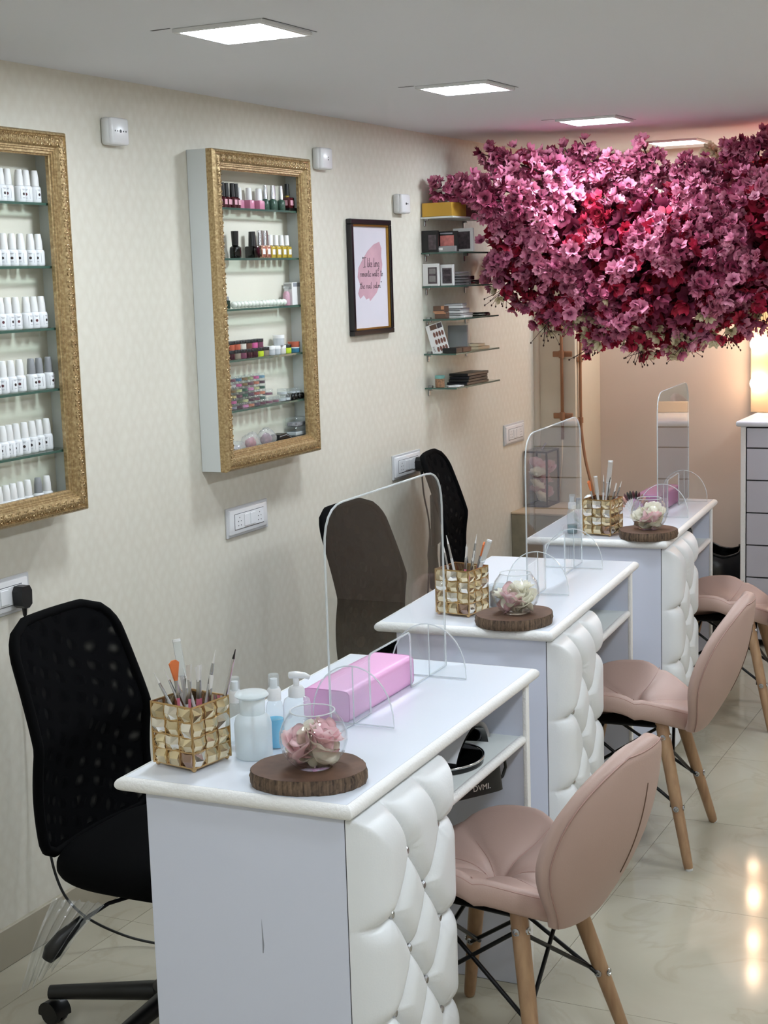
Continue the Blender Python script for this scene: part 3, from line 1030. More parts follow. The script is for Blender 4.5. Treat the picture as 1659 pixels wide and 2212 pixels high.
BOWLPROF = [(0.0, 0.0), (0.030, 0.0), (0.034, 0.003), (0.046, 0.014), (0.057, 0.030), (0.0625, 0.050), (0.0615, 0.066), (0.055, 0.084), (0.046, 0.097), (0.041, 0.104), (0.0415, 0.106), (0.0395, 0.106), (0.0445, 0.096), (0.0535, 0.083), (0.0598, 0.066), (0.0605, 0.050), (0.055, 0.031), (0.044, 0.016), (0.030, 0.006), (0.0, 0.005)]
bowl_me = G().lathe(BOWLPROF, 40).mesh('bowl', 'bowl_glass', 180)
rim_me = G().tube([(0.0405 * math.cos(2 * PI * k / 40), 0.0405 * math.sin(2 * PI * k / 40), 0.1058) for k in range(40)], 0.0013, 6, closed=True).mesh('rim', 'acrylic_edge', 180)
def petal_mesh(seed, mat, size):
    rr = random.Random(seed)
    a1, a2 = rr.uniform(0.5, 1.1), rr.uniform(0, 6)
    def fn(u, v):
        x = (u - 0.5) * (0.5 + 0.9 * math.sin(PI * min(1, v * 0.85 + 0.12)))
        y = v - 0.5
        z = a1 * (x * x + 0.6 * y * y) + 0.07 * math.sin(7 * x + a2) + 0.06 * math.sin(6 * y + 2 * a2)
        return (x * size, y * size, z * size)
    g = G().grid(fn, 7, 7)
    bmesh.ops.solidify(g.bm, geom=list(g.bm.faces), thickness=size * 0.04)
    return g.mesh('silk_petal', mat, 180)
PET = {c: [petal_mesh(i + 10 * k, c, 0.050) for i in range(4)] for k, c in enumerate(('potpourri_cream', 'potpourri_pink'))}
rose_c = None
def rose_mesh(mat, seed):
    """small ball of overlapping petals"""
    rr = random.Random(seed)
    g = G()
    for ring, (cnt, r0, tilt) in enumerate(((3, 0.006, 0.2), (5, 0.012, 0.5), (6, 0.018, 0.9))):
        for k in range(cnt):
            a = 2 * PI * k / cnt + ring * 0.5 + rr.uniform(-.2, .2)
            m = Matrix.Rotation(a, 4, 'Z') @ Matrix.Translation((r0 * 0.6, 0, 0)) @ Matrix.Rotation(tilt, 4, 'Y')
            gg = G()
            def fn(u, v):
                y = (u - .5) * 0.03 * (0.6 + 0.6 * math.sin(PI * v * .8))
                return m @ Vector((0.004 * math.cos(y * 80) + 0.006 * v * v, y, 0.028 * v - 0.010 + 0.002 * math.sin(u * 9)))
            g.grid(fn, 6, 5)
    return g.mesh('silk_rose', mat, 180)
ROSE = {'potpourri_cream': rose_mesh('potpourri_cream', 1), 'potpourri_pink': rose_mesh('potpourri_pink', 2)}
def bowl(n, x, y, label, where, kinds):
    base = Vector(desk_pt(n, x, y, TOPZ + 0.0276))
    t = thing('glass_bowl', label, 'glass bowl', base, 0, 'round glass bowls of petals')
    b = link('bowl', bowl_me, t)
    link('rim', rim_me, b)
    rr = random.Random(50 + n)
    # a few silk roses and many petals heaped in the lower two thirds
    for i, (a, rad_, z, mt) in enumerate(kinds['roses']):
        o = link('silk_rose', ROSE[mt], None, base + Vector((rad_ * math.cos(a), rad_ * math.sin(a), z)), label=('cream' if 'cream' in mt else 'pink') + ' silk rose head in the glass bowl ' + where, cat='silk flower', group='flower heads in the bowl ' + where)
        o.rotation_euler = (rr.uniform(-.7, .7), rr.uniform(-.7, .7), rr.uniform(0, 6))
        o.scale = (1.15, 1.15, 1.15)
    for i in range(kinds['n']):
        a = 2.4 * i
        lev = (i % 4)
        z = 0.016 + 0.015 * lev
        rad_ = (0.018, 0.031, 0.034, 0.030)[lev] * rr.uniform(0.8, 1.0)
        mt = 'potpourri_cream' if rr.random() < kinds['cream'] else 'potpourri_pink'
        o = link('silk_petal', PET[mt][i % 4], None, base + Vector((rad_ * math.cos(a), rad_ * math.sin(a), z)), label=('cream' if 'cream' in mt else 'pink') + ' silk petal heaped in the glass bowl ' + where, cat='petal', group='petals in the bowl ' + where)
        o.rotation_euler = (rr.uniform(-1.2, 1.2), rr.uniform(-1.2, 1.2), rr.uniform(0, 6))
        k = 0.66 if lev in (0, 3) else 0.86
        o.scale = (k, k, k)
bowl(0, 0.362, 0.105, 'round glass bowl of pink and cream petals on the desk with the pink hand rest', 'by the pink hand rest',
     {'roses': [(-0.3, 0.026, 0.062, 'potpourri_pink'), (1.2, 0.026, 0.05, 'potpourri_pink'), (3.6, 0.027, 0.042, 'potpourri_pink')], 'n': 30, 'cream': 0.62})
bowl(1, 0.366, 0.078, 'round glass bowl of cream and pink petals on the middle desk', 'on the middle desk',
     {'roses': [(0.5, 0.014, 0.062, 'potpourri_cream'), (-1.6, 0.026, 0.038, 'potpourri_pink'), (-0.2, 0.032, 0.038, 'potpourri_cream'), (3.0, 0.030, 0.046, 'potpourri_cream')], 'n': 22, 'cream': 0.75})
bowl(2, 0.409, 0.082, 'round glass bowl of cream petals on the desk beside the drawer chest', 'on the desk beside the chest',
     {'roses': [(0.6, 0.010, 0.064, 'potpourri_cream'), (-0.8, 0.026, 0.038, 'potpourri_pink'), (0.2, 0.032, 0.046, 'potpourri_cream'), (3.2, 0.028, 0.04, 'potpourri_cream')], 'n': 22, 'cream': 0.8})

def crystal_mesh(mat):
    g = G()
    s_ = 0.0158
    v = [(-s_, 0, -s_), (s_, 0, -s_), (s_, 0, s_), (-s_, 0, s_)]
    k = 0.68
    mid = [(0, -0.0045, -s_ * .92), (s_ * .92, -0.0045, 0), (0, -0.0045, s_ * .92), (-s_ * .92, -0.0045, 0)]
    ap = [(0, -0.0105, 0)]
    verts = v + mid + ap
    f = []
    for i in range(4):
        j = (i + 1) % 4
        f += [(i, j, 4 + i), (4 + i, j, 8), (j, 4 + j, 8) if False else (4 + i, j, 8)]
    f = []
    for i in range(4):
        j = (i + 1) % 4
        f.append((i, j, 4 + i))       # edge triangle
        f.append((4 + i, j, 8))
        f.append((j, 4 + j, 8))
    f.append((3, 2, 1, 0))
    g._add(verts, f)
    return g.mesh('crystal', mat, 0)
CRY = [crystal_mesh('crystal'), crystal_mesh('crystal_mauve'), crystal_mesh('crystal_clear')]
def make_holder():
    t = thing('brush_holder', 'x', 'brush holder', group='crystal brush holders')
    hw, h0, h1 = 0.051, 0.008, 0.124
    g = G()
    for sx in (-1, 1):
        for sy in (-1, 1):
            g.tube([(sx * hw, sy * hw, h0 - 0.002), (sx * hw, sy * hw, h1 + 0.002)], 0.0024, 6)
    for z in [h0 + (h1 - h0) * k / 4 for k in range(5)]:
        g.tube([(-hw, -hw, z), (hw, -hw, z), (hw, hw, z), (-hw, hw, z)], 0.0019 if 0 < z < .1 else 0.0023, 5, closed=True)
    for k in (1, 2):
        o_ = -hw + 2 * hw * k / 3
        for sgn in (-1, 1):
            g.tube([(o_, sgn * hw, h0), (o_, sgn * hw, h1)], 0.0018, 5)
            g.tube([(sgn * hw, o_, h0), (sgn * hw, o_, h1)], 0.0018, 5)
    g.box(-hw, hw, -hw, hw, h0 - 0.001, h0 + 0.001)
    g.obj('wire_frame', 'champagne_metal', t, smooth=60)
    rr = random.Random(4)
    for f in range(4):
        for c in range(3):
            for r_ in range(4):
                m = Matrix.Rotation(f * PI / 2, 4, 'Z') @ Matrix.Translation((-hw + 2 * hw * (c + 0.5) / 3, -hw + 0.001, h0 + (h1 - h0) * (r_ + 0.5) / 4))
                m = m @ Matrix.Rotation(rr.uniform(-.16, .16), 4, 'X') @ Matrix.Rotation(rr.uniform(-.16, .16), 4, 'Z') @ Matrix.Diagonal((1, 1, 0.88, 1))
                o = link('crystal', CRY[rr.choices((0, 1, 2), (4, 2, 3))[0]], t)
                o.matrix_local = m
    for sx in (-1, 1):
        for sy in (-1, 1):
            G().ball((sx * hw * .9, sy * hw * .9, 0.0052), 0.0052, 10, 6).obj('ball_foot', 'champagne_metal', t)
    return t
hd = make_holder()
HOLD = [(0.088, 0.128, -11), (0.188, 0.165, -12), (0.240, 0.115, -10)]
for n, lb in enumerate(('gold wire brush holder with crystals beside the blue spray bottle', 'gold wire brush holder with crystals on the middle desk', 'gold wire brush holder with crystals on the desk beside the drawer chest')):
    o = hd if n == 0 else copy_tree(hd)
    o['label'] = lb
    o.location = desk_pt(n, HOLD[n][0], HOLD[n][1], TOPZ)
    o.rotation_euler = (0, 0, R(DESKS[n][1] + HOLD[n][2]))

def brush_kind(kind):
    """brush along +z from its handle end; total length about 0.17"""
    t = thing('nail_brush', 'x', 'brush')
    if kind == 'fan':
        G().tube([(0, 0, 0), (0, 0, 0.05), (0, 0, 0.10)], [0.0022, 0.0032, 0.0028], 8).obj('handle', 'pink_handle', t)
        G().cyl((0, 0, 0.10), (0, 0, 0.130), 0.0028, 0.0034, 8).obj('ferrule', 'steel', t)
        G().prism([(-0.003, 0.13), (0.003, 0.13), (0.0105, 0.160), (0.004, 0.165), (-0.004, 0.165), (-0.0105, 0.160)], 'y', -0.0016, 0.0016).obj('bristles', 'orange_bristle', t)
    elif kind == 'dark':
        G().tube([(0, 0, 0), (0, 0, 0.08)], [0.003, 0.0036], 8).obj('handle', 'dark_handle', t)
        G().cyl((0, 0, 0.08), (0, 0, 0.15), 0.0034, 0.0022, 8).obj('ferrule', 'silver_cap', t)
        G().cyl((0, 0, 0.15), (0, 0, 0.165), 0.0022, 0.0006, 8).obj('bristles', 'dark_handle', t)
    elif kind == 'capped':
        G().tube([(0, 0, 0), (0, 0, 0.12)], [0.0035, 0.0042], 10).obj('handle', 'clear_handle', t)
        G().cyl((0, 0, 0.118), (0, 0, 0.172), 0.0062, 0.0062, 12).obj('cap', 'clear_bottle', t)
        G().cyl((0, 0, 0.172), (0, 0, 0.176), 0.0064, 0.0064, 12).obj('cap_end', 'white_plastic', t)
    elif kind == 'flat':
        G().tube([(0, 0, 0), (0, 0, 0.10)], [0.0026, 0.0034], 8).obj('handle', 'pink_handle', t)
        G().cyl((0, 0, 0.10), (0, 0, 0.132), 0.0034, 0.0038, 8).obj('ferrule', 'steel', t)
        G().prism([(-0.004, 0.13), (0.004, 0.13), (0.0062, 0.156), (-0.0062, 0.160)], 'y', -0.0015, 0.0015).obj('bristles', 'white_bristle', t)
    else:
        G().tube([(0, 0, 0), (0, 0, 0.11)], [0.0024, 0.0030], 8).obj('handle', 'clear_handle', t)
        G().cyl((0, 0, 0.11), (0, 0, 0.142), 0.0029, 0.0022, 8).obj('ferrule', 'steel', t)
        G().cyl((0, 0, 0.142), (0, 0, 0.162), 0.0020, 0.0004, 8).obj('bristles', 'white_bristle', t)
    return t
BR_DESC = {'fan': 'orange fan nail brush', 'dark': 'dark slim nail brush with silver ferrule', 'capped': 'clear-handled brush with a white-ended cap', 'flat': 'pink-handled brush with pale flat bristles', 'thin': 'thin clear-handled liner brush'}
BR_USED = {}
def brush(n, kind, bx, by, dx, dy, dz, where, s_=1.0):
    if kind not in BR_USED:
        o = BR_USED[kind] = brush_kind(kind)
    else:
        o = copy_tree(BR_USED[kind])
    hx, hy, hr = HOLD[n]
    a = R(DESKS[n][1])
    loc = Vector(desk_pt(n, hx + bx, hy + by, TOPZ + 0.014))
    d = Matrix.Rotation(a, 3, 'Z') @ Vector((dx, dy, dz))
    o.location = loc
    o.rotation_mode = 'QUATERNION'
    o.rotation_quaternion = d.to_track_quat('Z', 'Y')
    s_ *= 1.12
    o.scale = (s_, s_, s_)
    o['label'] = BR_DESC[kind] + ' in the crystal holder ' + where
    o['group'] = 'brushes in the crystal holder ' + where
W0, W1, W2 = 'by the blue spray bottle', 'on the middle desk', 'near the drawer chest'
for a in (('thin', 0.02, 0.02, -0.50, 0.05, 1), ('thin', 0.025, 0.0, -0.44, -0.05, 1), ('thin', 0.02, -0.01, -0.56, -0.02, 1), ('capped', 0.0, 0.01, -0.20, 0.10, 1, 1.12), ('fan', -0.01, -0.01, -0.10, 0.03, 1), ('flat', 0.0, -0.01, 0.02, 0.05, 1), ('flat', 0.01, 0.0, 0.07, 0.02, 1), ('thin', 0.005, 0.01, 0.22, 0.05, 1, 1.15), ('dark', 0.032, 0.02, 0.22, 0.15, 1, 1.12), ('thin', 0.0, -0.02, 0.12, -0.10, 1, 0.9), ('flat', 0.015, 0.015, -0.06, 0.08, 1, 0.95), ('thin', 0.03, 0.01, -0.36, 0.10, 1, 0.95), ('flat', 0.02, 0.01, 0.16, 0.0, 1, 0.9)):
    brush(0, *a[:6], W0, *(a[6:]))
for a in (('thin', 0.0, 0.0, -0.25, 0.1, 1, 1.1), ('capped', 0.01, 0.0, 0.36, 0.08, 1, 1.0), ('fan', 0.01, 0.01, 0.28, 0.05, 1, 1.0), ('thin', 0.01, 0.0, 0.16, 0.05, 1, 1.12), ('flat', 0.0, 0.0, 0.10, 0.0, 1, 0.95), ('flat', 0.01, -0.01, 0.18, 0.05, 1, 0.9), ('thin', -0.02, 0.0, -0.18, 0, 1, 0.95), ('thin', 0.0, 0.01, 0.05, 0.06, 1, 0.95)):
    brush(1, *a[:6], W1, *(a[6:]))
for a in (('fan', -0.01, -0.01, -0.22, 0.03, 1, 0.95), ('capped', -0.005, 0.0, -0.12, 0.06, 1, 0.95), ('capped', 0.0, 0.01, 0.10, 0.06, 1, 1.22), ('flat', 0.0, 0.0, 0.16, 0.04, 1, 1.0), ('dark', 0.005, 0.0, 0.12, 0.02, 1, 1.0), ('flat', 0.01, 0.0, 0.24, 0.0, 1, 0.95), ('thin', 0.01, 0.01, 0.32, 0.03, 1, 0.98), ('thin', 0.0, 0.0, 0.0, 0.1, 1, 1.05)):
    brush(2, *a[:6], W2, *(a[6:]))

# ---- bottles on the desks
def place(o, n, x, y, rz=0.0, z=TOPZ):
    o.location = desk_pt(n, x, y, z); o.rotation_euler = (0, 0, R(DESKS[n][1]) + rz)
    return o
def spray_bottle(label, liquid, lvl, h=0.098, r_=0.0175):
    t = thing('spray_bottle', label, 'spray bottle')
    G().lathe([(0, 0.0), (r_ * .9, 0), (r_, 0.004), (r_, h - 0.022), (r_ * .85, h - 0.008), (r_ * .5, h), (0, h)], 24).obj('bottle', 'clear_bottle', t, smooth=50)
    if liquid:
        G().lathe([(0, 0.002), (r_ * .88, 0.002), (r_ * .93, 0.006), (r_ * .93, lvl), (0, lvl)], 24).obj('liquid', liquid, t, smooth=40)
    G().lathe([(0, h - .002), (r_ * .78, h - .002), (r_ * .78, h + 0.018), (r_ * .62, h + 0.022), (0, h + .022)], 20).obj('collar', 'white_plastic', t, smooth=40)
    G().lathe([(0, h + .020), (r_ * .42, h + .020), (r_ * .42, h + 0.040), (0, h + .040)], 16).obj('nozzle', 'white_plastic', t, smooth=40)
    G().lathe([(r_ * .6, h + .021), (r_ * .6, h + 0.047), (r_ * .55, h + 0.049), (0, h + .049)], 20).obj('cap', 'clear_bottle', t, smooth=40)
    return t
place(spray_bottle('slim spray bottle half full of bright blue liquid beside the glass bowl', 'blue_liquid', 0.058), 0, 0.196, 0.262)
place(spray_bottle('slim clear spray bottle half hidden behind the crystal holder by the pink hand rest', None, 0, 0.085, 0.016), 0, 0.108, 0.262)
place(spray_bottle('slim spray bottle with a little teal liquid beside a crystal brush holder', 'teal_liquid', 0.030, 0.088, 0.018), 2, 0.134, 0.105)

t = thing('pump_dispenser', 'squat frosted pump dispenser with wide press top between brush holder and spray bottle', 'pump bottle')
G().lathe([(0, 0), (0.033, 0), (0.036, 0.004), (0.036, 0.066), (0.033, 0.078), (0.024, 0.086), (0.021, 0.088), (0, 0.088)], 32).obj('bottle', 'frosted_bottle', t, smooth=60)
G().lathe([(0, 0.003), (0.034, 0.003), (0.034, 0.050), (0, 0.050)], 28).obj('liquid', 'clear_bottle', t, smooth=60)
G().lathe([(0, 0.086), (0.024, 0.086), (0.025, 0.092), (0.025, 0.112), (0.022, 0.118), (0, 0.118)], 28).obj('collar', 'frosted_bottle', t, smooth=40)
G().tube([(0, 0, 0.005), (0, 0, 0.1)], 0.003, 8).obj('dip_tube', 'white_plastic', t)
g = G().lathe([(0, 0.117), (0.029, 0.118), (0.033, 0.122), (0.030, 0.127), (0.012, 0.128), (0, 0.126)], 28)
g.obj('press_top', 'frosted_bottle', t, smooth=60)
place(t, 0, 0.184, 0.196)

def pump_bottle(label):
    t = thing('lotion_bottle', label, 'pump bottle')
    G().lathe([(0, 0), (0.026, 0), (0.028, 0.004), (0.028, 0.068), (0.025, 0.078), (0.014, 0.086), (0, 0.086)], 28).obj('bottle', 'clear_bottle', t, smooth=60)
    G().lathe([(0, 0.084), (0.0165, 0.084), (0.0165, 0.098), (0.013, 0.104), (0.006, 0.106), (0.006, 0.122), (0, 0.122)], 20).obj('collar', 'white_plastic', t, smooth=40)
    G().tube([(-0.014, 0, 0.1265), (0.0, 0, 0.1275), (0.018, 0, 0.127), (0.028, 0, 0.123)], [0.0065, 0.0075, 0.006, 0.0045], 10).obj('pump_head', 'white_plastic', t, smooth=180)
    return t
place(pump_bottle('clear lotion bottle with white pump head behind the glass bowl'), 0, 0.206, 0.335, R(12))

def hand_rest(label, d, mat, mat2, n, x, y, rz):
    t = thing('hand_rest', label, 'hand rest')
    lx, ly, lz = d
    g = G()
    def fn(u, v):
        a = 2 * PI * u
        c, s_ = math.cos(a), math.sin(a)
        k = 9.0
        r_ = 1 / ((abs(c) ** k + abs(s_) ** k) ** (1 / k))
        yy = -ly / 2 + ly * v
        puff = 1 + 0.05 * math.sin(PI * v)
        return (lx / 2 * r_ * c * (0.985 + .015 * math.sin(PI * v)), yy, lz / 2 + lz / 2 * r_ * s_ * (puff if s_ > 0 else 1))
    g.grid(fn, 48, 16, closeu=True)
    g.obj('cushion', mat, t, smooth=50)
    for v in (0, 1):
        pts = [fn(k / 48, v) for k in range(48)]
        e = G(); e._add(pts, [tuple(range(48))])
        e.obj('end_panel', mat, t, smooth=0)
        G().tube(pts, 0.0009, 4, closed=True).obj('end_seam', mat2, t, smooth=180)
    place(t, n, x, y, rz)
hand_rest('long bright pink padded hand rest under the acrylic shield', (0.108, 0.315, 0.066), 'pink_vinyl', 'pink_vinyl_dark', 0, 0.2125, 0.612, R(-1))
hand_rest('mauve padded hand rest behind the glass bowl on the desk beside the drawer chest', (0.10, 0.30, 0.07), 'mauve_vinyl', 'pink_vinyl_dark', 2, 0.302, 0.72, R(-3))

# UV nail lamps on the desk shelves
def uv_lamp():
    t = thing('nail_lamp', 'white and black curing lamp on the shelf of the desk with the pink hand rest', 'nail lamp', group='curing lamps on the desk shelves')
    def shell(u, v):
        # u across (y), v along (x): arched hood, flaring up towards the open mouth
        y = -0.10 + 0.20 * u
        x = -0.085 + 0.165 * v
        w_ = 0.86 + 0.14 * v
        z = 0.020 + 0.070 * math.cos((u - .5) * PI * 0.97) ** 0.55 * (0.85 + 0.22 * v)
        return (x - 0.03 * v * abs(u - .5) ** 2, y * w_, z)
    G().grid(shell, 32, 14).obj('hood', 'white_plastic', t, smooth=180)
    def inner(u, v):
        p_ = shell(u, v)
        return (p_[0] - .002 * v, p_[1] * 0.95, max(0.012, p_[2] - 0.010))
    G().grid(inner, 32, 14).obj('inner_shell', 'black_gloss', t, smooth=180)
    G().prism([(0.090 * math.cos(R(k)) * .98 + 0.000, 0.100 * math.sin(R(k))) for k in range(0, 360, 12)], 'z', 0.0005, 0.014).obj('base_plate', 'black_gloss', t, smooth=40)
    G().tube([(0.090 * math.cos(R(k)) * .98 + 0.000, 0.100 * math.sin(R(k)), 0.0135) for k in range(-95, 96, 8)], 0.0030, 8).obj('silver_rim', 'silver_cap', t, smooth=180)
    G().box(-0.085, -0.070, -0.085, 0.085, 0.01, 0.06, 0.004, 1).obj('rear_wall', 'black_plastic', t)
    return t
uv = uv_lamp()
place(uv, 0, 0.361, 0.705, R(0), 0.6105)
o = copy_tree(uv, None, 'white and black curing lamp on the shelf of the desk beside the drawer chest')
place(o, 2, 0.361, 0.66, R(0), 0.6105)

# black bag on the lower shelf of the first desk
t = thing('pouch_bag', 'black pouch bag with white letters and a loop handle under the desk shelf', 'bag')
def bagf(u, v):
    a = 2 * PI * u
    k = 5.0
    c, s_ = math.cos(a), math.sin(a)
    r_ = 1 / ((abs(c) ** k + abs(s_) ** k) ** (1 / k))
    w_ = 1 - 0.10 * v
    return (0.022 * r_ * c * (1 - 0.3 * v), 0.082 * r_ * s_ * w_, 0.086 * v)
g = G().grid(bagf, 40, 8, closeu=True)
g._add([bagf(k / 40, 1) for k in range(40)], [tuple(range(40))]); g._add([bagf(k / 40, 0) for k in range(40)], [tuple(range(40))])
g.obj('body', 'black_plastic', t, smooth=60)
G().tube([(0.0, 0.060, 0.082), (0.0, 0.080, 0.080), (0.0, 0.096, 0.066), (0.0, 0.099, 0.044), (0.0, 0.090, 0.024), (0.0, 0.074, 0.016)], 0.0036, 8).obj('handle', 'black_cable', t, smooth=180)
txt = link('lettering', text_mesh('DVMI.', 0.0185, 'label_white'), t)
txt.matrix_local = Matrix.Translation((0.0214, -0.006, 0.012)) @ Matrix.Rotation(R(-4.5), 4, 'Y') @ Matrix(((0, 0, 1, 0), (1, 0, 0, 0), (0, 1, 0, 0), (0, 0, 0, 1)))
place(t, 0, 0.385, 0.800, R(-34), 0.5078)

# middle desk: nail file and a pot of dark glitter
t = thing('nail_file', 'pink nail file standing against the crystal holder of the middle desk', 'nail file')
G().box(-0.003, 0.003, -0.010, 0.010, 0, 0.105, 0.002, 2).obj('board', 'pink_handle', t)
G().box(-0.0035, 0.0035, -0.0085, 0.0085, 0.012, 0.095).obj('grit', 'pink_vinyl_dark', t)
place(t, 1, 0.122, 0.165, R(-12))
t = thing('glitter_pot', 'clear pot of red and black glitter beside the glass bowl of the middle desk', 'pot')
G().lathe([(0, 0), (0.024, 0), (0.026, 0.003), (0.027, 0.062), (0.024, 0.064), (0.023, 0.058), (0.022, 0.005), (0, 0.004)], 24).obj('pot', 'clear_bottle', t, smooth=50)
pm('glitter', '#4A2A2E', 0.3, noise=(260, 0.9))
G().lathe([(0, 0.006), (0.0215, 0.006), (0.022, 0.044), (0.012, 0.05), (0, 0.05)], 20).obj('glitter_fill', 'glitter', t, smooth=50)
place(t, 1, 0.262, 0.245)

# third desk: dark-capped bottle, white bottle, swatch fan, pad
t = thing('polish_remover', 'clear bottle with a dark grey cap between spray bottle and white bottle', 'bottle')
G().lathe([(0, 0), (0.014, 0), (0.015, 0.003), (0.015, 0.062), (0.009, 0.072), (0, 0.072)], 20).obj('bottle', 'clear_bottle', t, smooth=50)
G().lathe([(0, 0.070), (0.0105, 0.070), (0.009, 0.108), (0, 0.109)], 18).obj('cap', 'cap_grey', t, smooth=50)
place(t, 2, 0.128, 0.215)
t = thing('cream_bottle', 'white rounded bottle behind the crystal holder on the desk beside the drawer chest', 'bottle')
G().lathe([(0, 0), (0.021, 0), (0.023, 0.004), (0.023, 0.085), (0.019, 0.10), (0.010, 0.108), (0, 0.109)], 24).obj('bottle', 'frost_white', t, smooth=60)
G().lathe([(0.0235, 0.02), (0.0235, 0.07)], 24).obj('label', 'label_white', t, smooth=60)
place(t, 2, 0.150, 0.290)
t = thing('swatch_fan', 'fan of nail colour swatches on clear sticks beside the mauve hand rest', 'swatch fan')
pm('sw_nude', '#B98A7C', 0.2); pm('sw_wine', '#4A2028', 0.2); pm('sw_black', '#17120f', 0.2); pm('sw_taupe', '#8E6F62', 0.2)
for k in range(15):
    a = R(20 + 9.5 * k)
    d = Vector((math.cos(a) * 0.55, -math.cos(a) * 0.55 + 0.02 * k * 0, math.sin(a) * .9 + .1))
    d = Vector((math.cos(a), -0.15 * math.cos(a), math.sin(a))).normalized()
    off = Vector((0, 0.004 * k, 0.004))
    st = G().tube([off + d * 0.004, off + d * 0.075], 0.0022, 6).obj('stick', 'clear_bottle', t)
    mt = ['sw_nude', 'sw_taupe', 'sw_nude', 'sw_wine', 'sw_black', 'sw_black', 'sw_wine', 'sw_black', 'sw_wine', 'sw_taupe'][(14 - k) % 10]
    G().tube([off + d * 0.070, off + d * 0.078, off + d * 0.092, off + d * 0.100], [0.003, 0.0052, 0.0050, 0.0015], 8).obj('tip', mt, st, smooth=180)
place(t, 2, 0.272, 0.42, R(-15))
# ================================================================== DISPLAY CABINETS
def cabinet(y0, z0, label, shelf_z):
    W, H = 0.582, 0.932
    t = thing('display_cabinet', label, 'cabinet', (0, y0, z0), 0, 'gold framed wall cabinets')
    D_ = 0.066
    G().box(0.001, D_, 0.0, 0.016, 0, H, 0.001, 1).obj('side_panel', 'cabinet_white', t)
    G().box(0.001, D_, W - 0.016, W, 0, H, 0.001, 1).obj('side_panel', 'cabinet_white', t)
    G().box(0.001, D_, 0.016, W - 0.016, 0, 0.016).obj('bottom_panel', 'cabinet_white', t)
    G().box(0.001, D_, 0.016, W - 0.016, H - 0.016, H).obj('top_panel', 'cabinet_white', t)
    G().box(0.001, 0.005, 0.016, W - 0.016, 0.016, H - 0.016).obj('back_panel', 'cabinet_back', t)
    for z in shelf_z:
        s_ = G().box(0.005, 0.060, 0.016, W - 0.016, z - z0 - 0.006, z - z0).obj('shelf', 'shelf_glass', t)
        G().box(0.0595, 0.0612, 0.016, W - 0.016, z - z0 - 0.006, z - z0).obj('shelf_edge', 'green_glass_edge', s_)
    # moulded gold frame: profile swept along each side with mitred corners
    rw = 0.057
    prof = [(0.0, 0.066), (0.0, 0.086), (0.004, 0.092), (0.008, 0.0935), (0.010, 0.089), (0.013, 0.0885), (0.018, 0.0935), (0.026, 0.0955), (0.034, 0.0925), (0.038, 0.087), (0.041, 0.087), (0.0425, 0.0845), (0.046, 0.0845), (0.0475, 0.081), (0.0525, 0.081), (0.0535, 0.077), (rw, 0.076), (rw, 0.066)]
    c = [(0, 0), (W, 0), (W, H), (0, H)]
    dirs = [(1, 0), (0, 1), (-1, 0), (0, -1)]
    inn = [(0, 1), (-1, 0), (0, -1), (1, 0)]
    for k in range(4):
        a, b = c[k], c[(k + 1) % 4]
        g = G()
        va, vb = [], []
        for (o_, x) in prof:
            pa = (a[0] + inn[k][0] * o_ + dirs[k][0] * o_, a[1] + inn[k][1] * o_ + dirs[k][1] * o_)
            pb = (b[0] + inn[k][0] * o_ - dirs[k][0] * o_, b[1] + inn[k][1] * o_ - dirs[k][1] * o_)
            va.append((x, pa[0], pa[1])); vb.append((x, pb[0], pb[1]))
        n = len(prof)
        g._add(va + vb, [(i, i + 1, n + i + 1, n + i) for i in range(n - 1)] + [(0, n - 1, 2 * n - 1, n)])
        rail = g.obj('frame_rail', 'gold_frame', t, smooth=25)
        # carved scrolls on the broad band, beads on the inner step
        og = G()
        L = (W if k % 2 == 0 else H) - 0.05
        m = int(L / 0.0145)
        for i in range(m):
            s_ = 0.025 + L * (i + .5) / m
            for sg in (-1, 1):
                cen = 0.0245 + sg * 0.0042
                arc = []
                for q in range(7):
                    an = R(-60 + 240 * q / 6) * sg + (PI if i % 2 else 0)
                    rr_ = 0.0056 * (1 - 0.08 * q)
                    u_ = s_ + rr_ * math.cos(an); v_ = cen + rr_ * math.sin(an)
                    arc.append((0.0947, a[0] + dirs[k][0] * u_ + inn[k][0] * v_, a[1] + dirs[k][1] * u_ + inn[k][1] * v_))
                og.tube(arc, 0.0015, 5)
        mb = int(L / 0.009)
        for i in range(mb):
            s_ = 0.045 + (L - 0.04) * (i + .5) / mb
            v_ = 0.0115
            og.ball((0.0895, a[0] + dirs[k][0] * s_ + inn[k][0] * v_, a[1] + dirs[k][1] * s_ + inn[k][1] * v_), 0.0016, 5, 3)
        og.obj('carving', 'gold_frame', rail, smooth=60, kind='stuff')
    return t
SH1 = [1.868, 1.716, 1.565, 1.415, 1.262]
SH2 = [1.880, 1.733, 1.584, 1.433, 1.283]
cabinet(2.516, 1.104, 'gold framed wall cabinet filled with rows of white gel polish bottles', SH1)
cabinet(3.770, 1.110, 'gold framed wall cabinet with mixed polishes, jars and bags', SH2)
C2B = 1.127

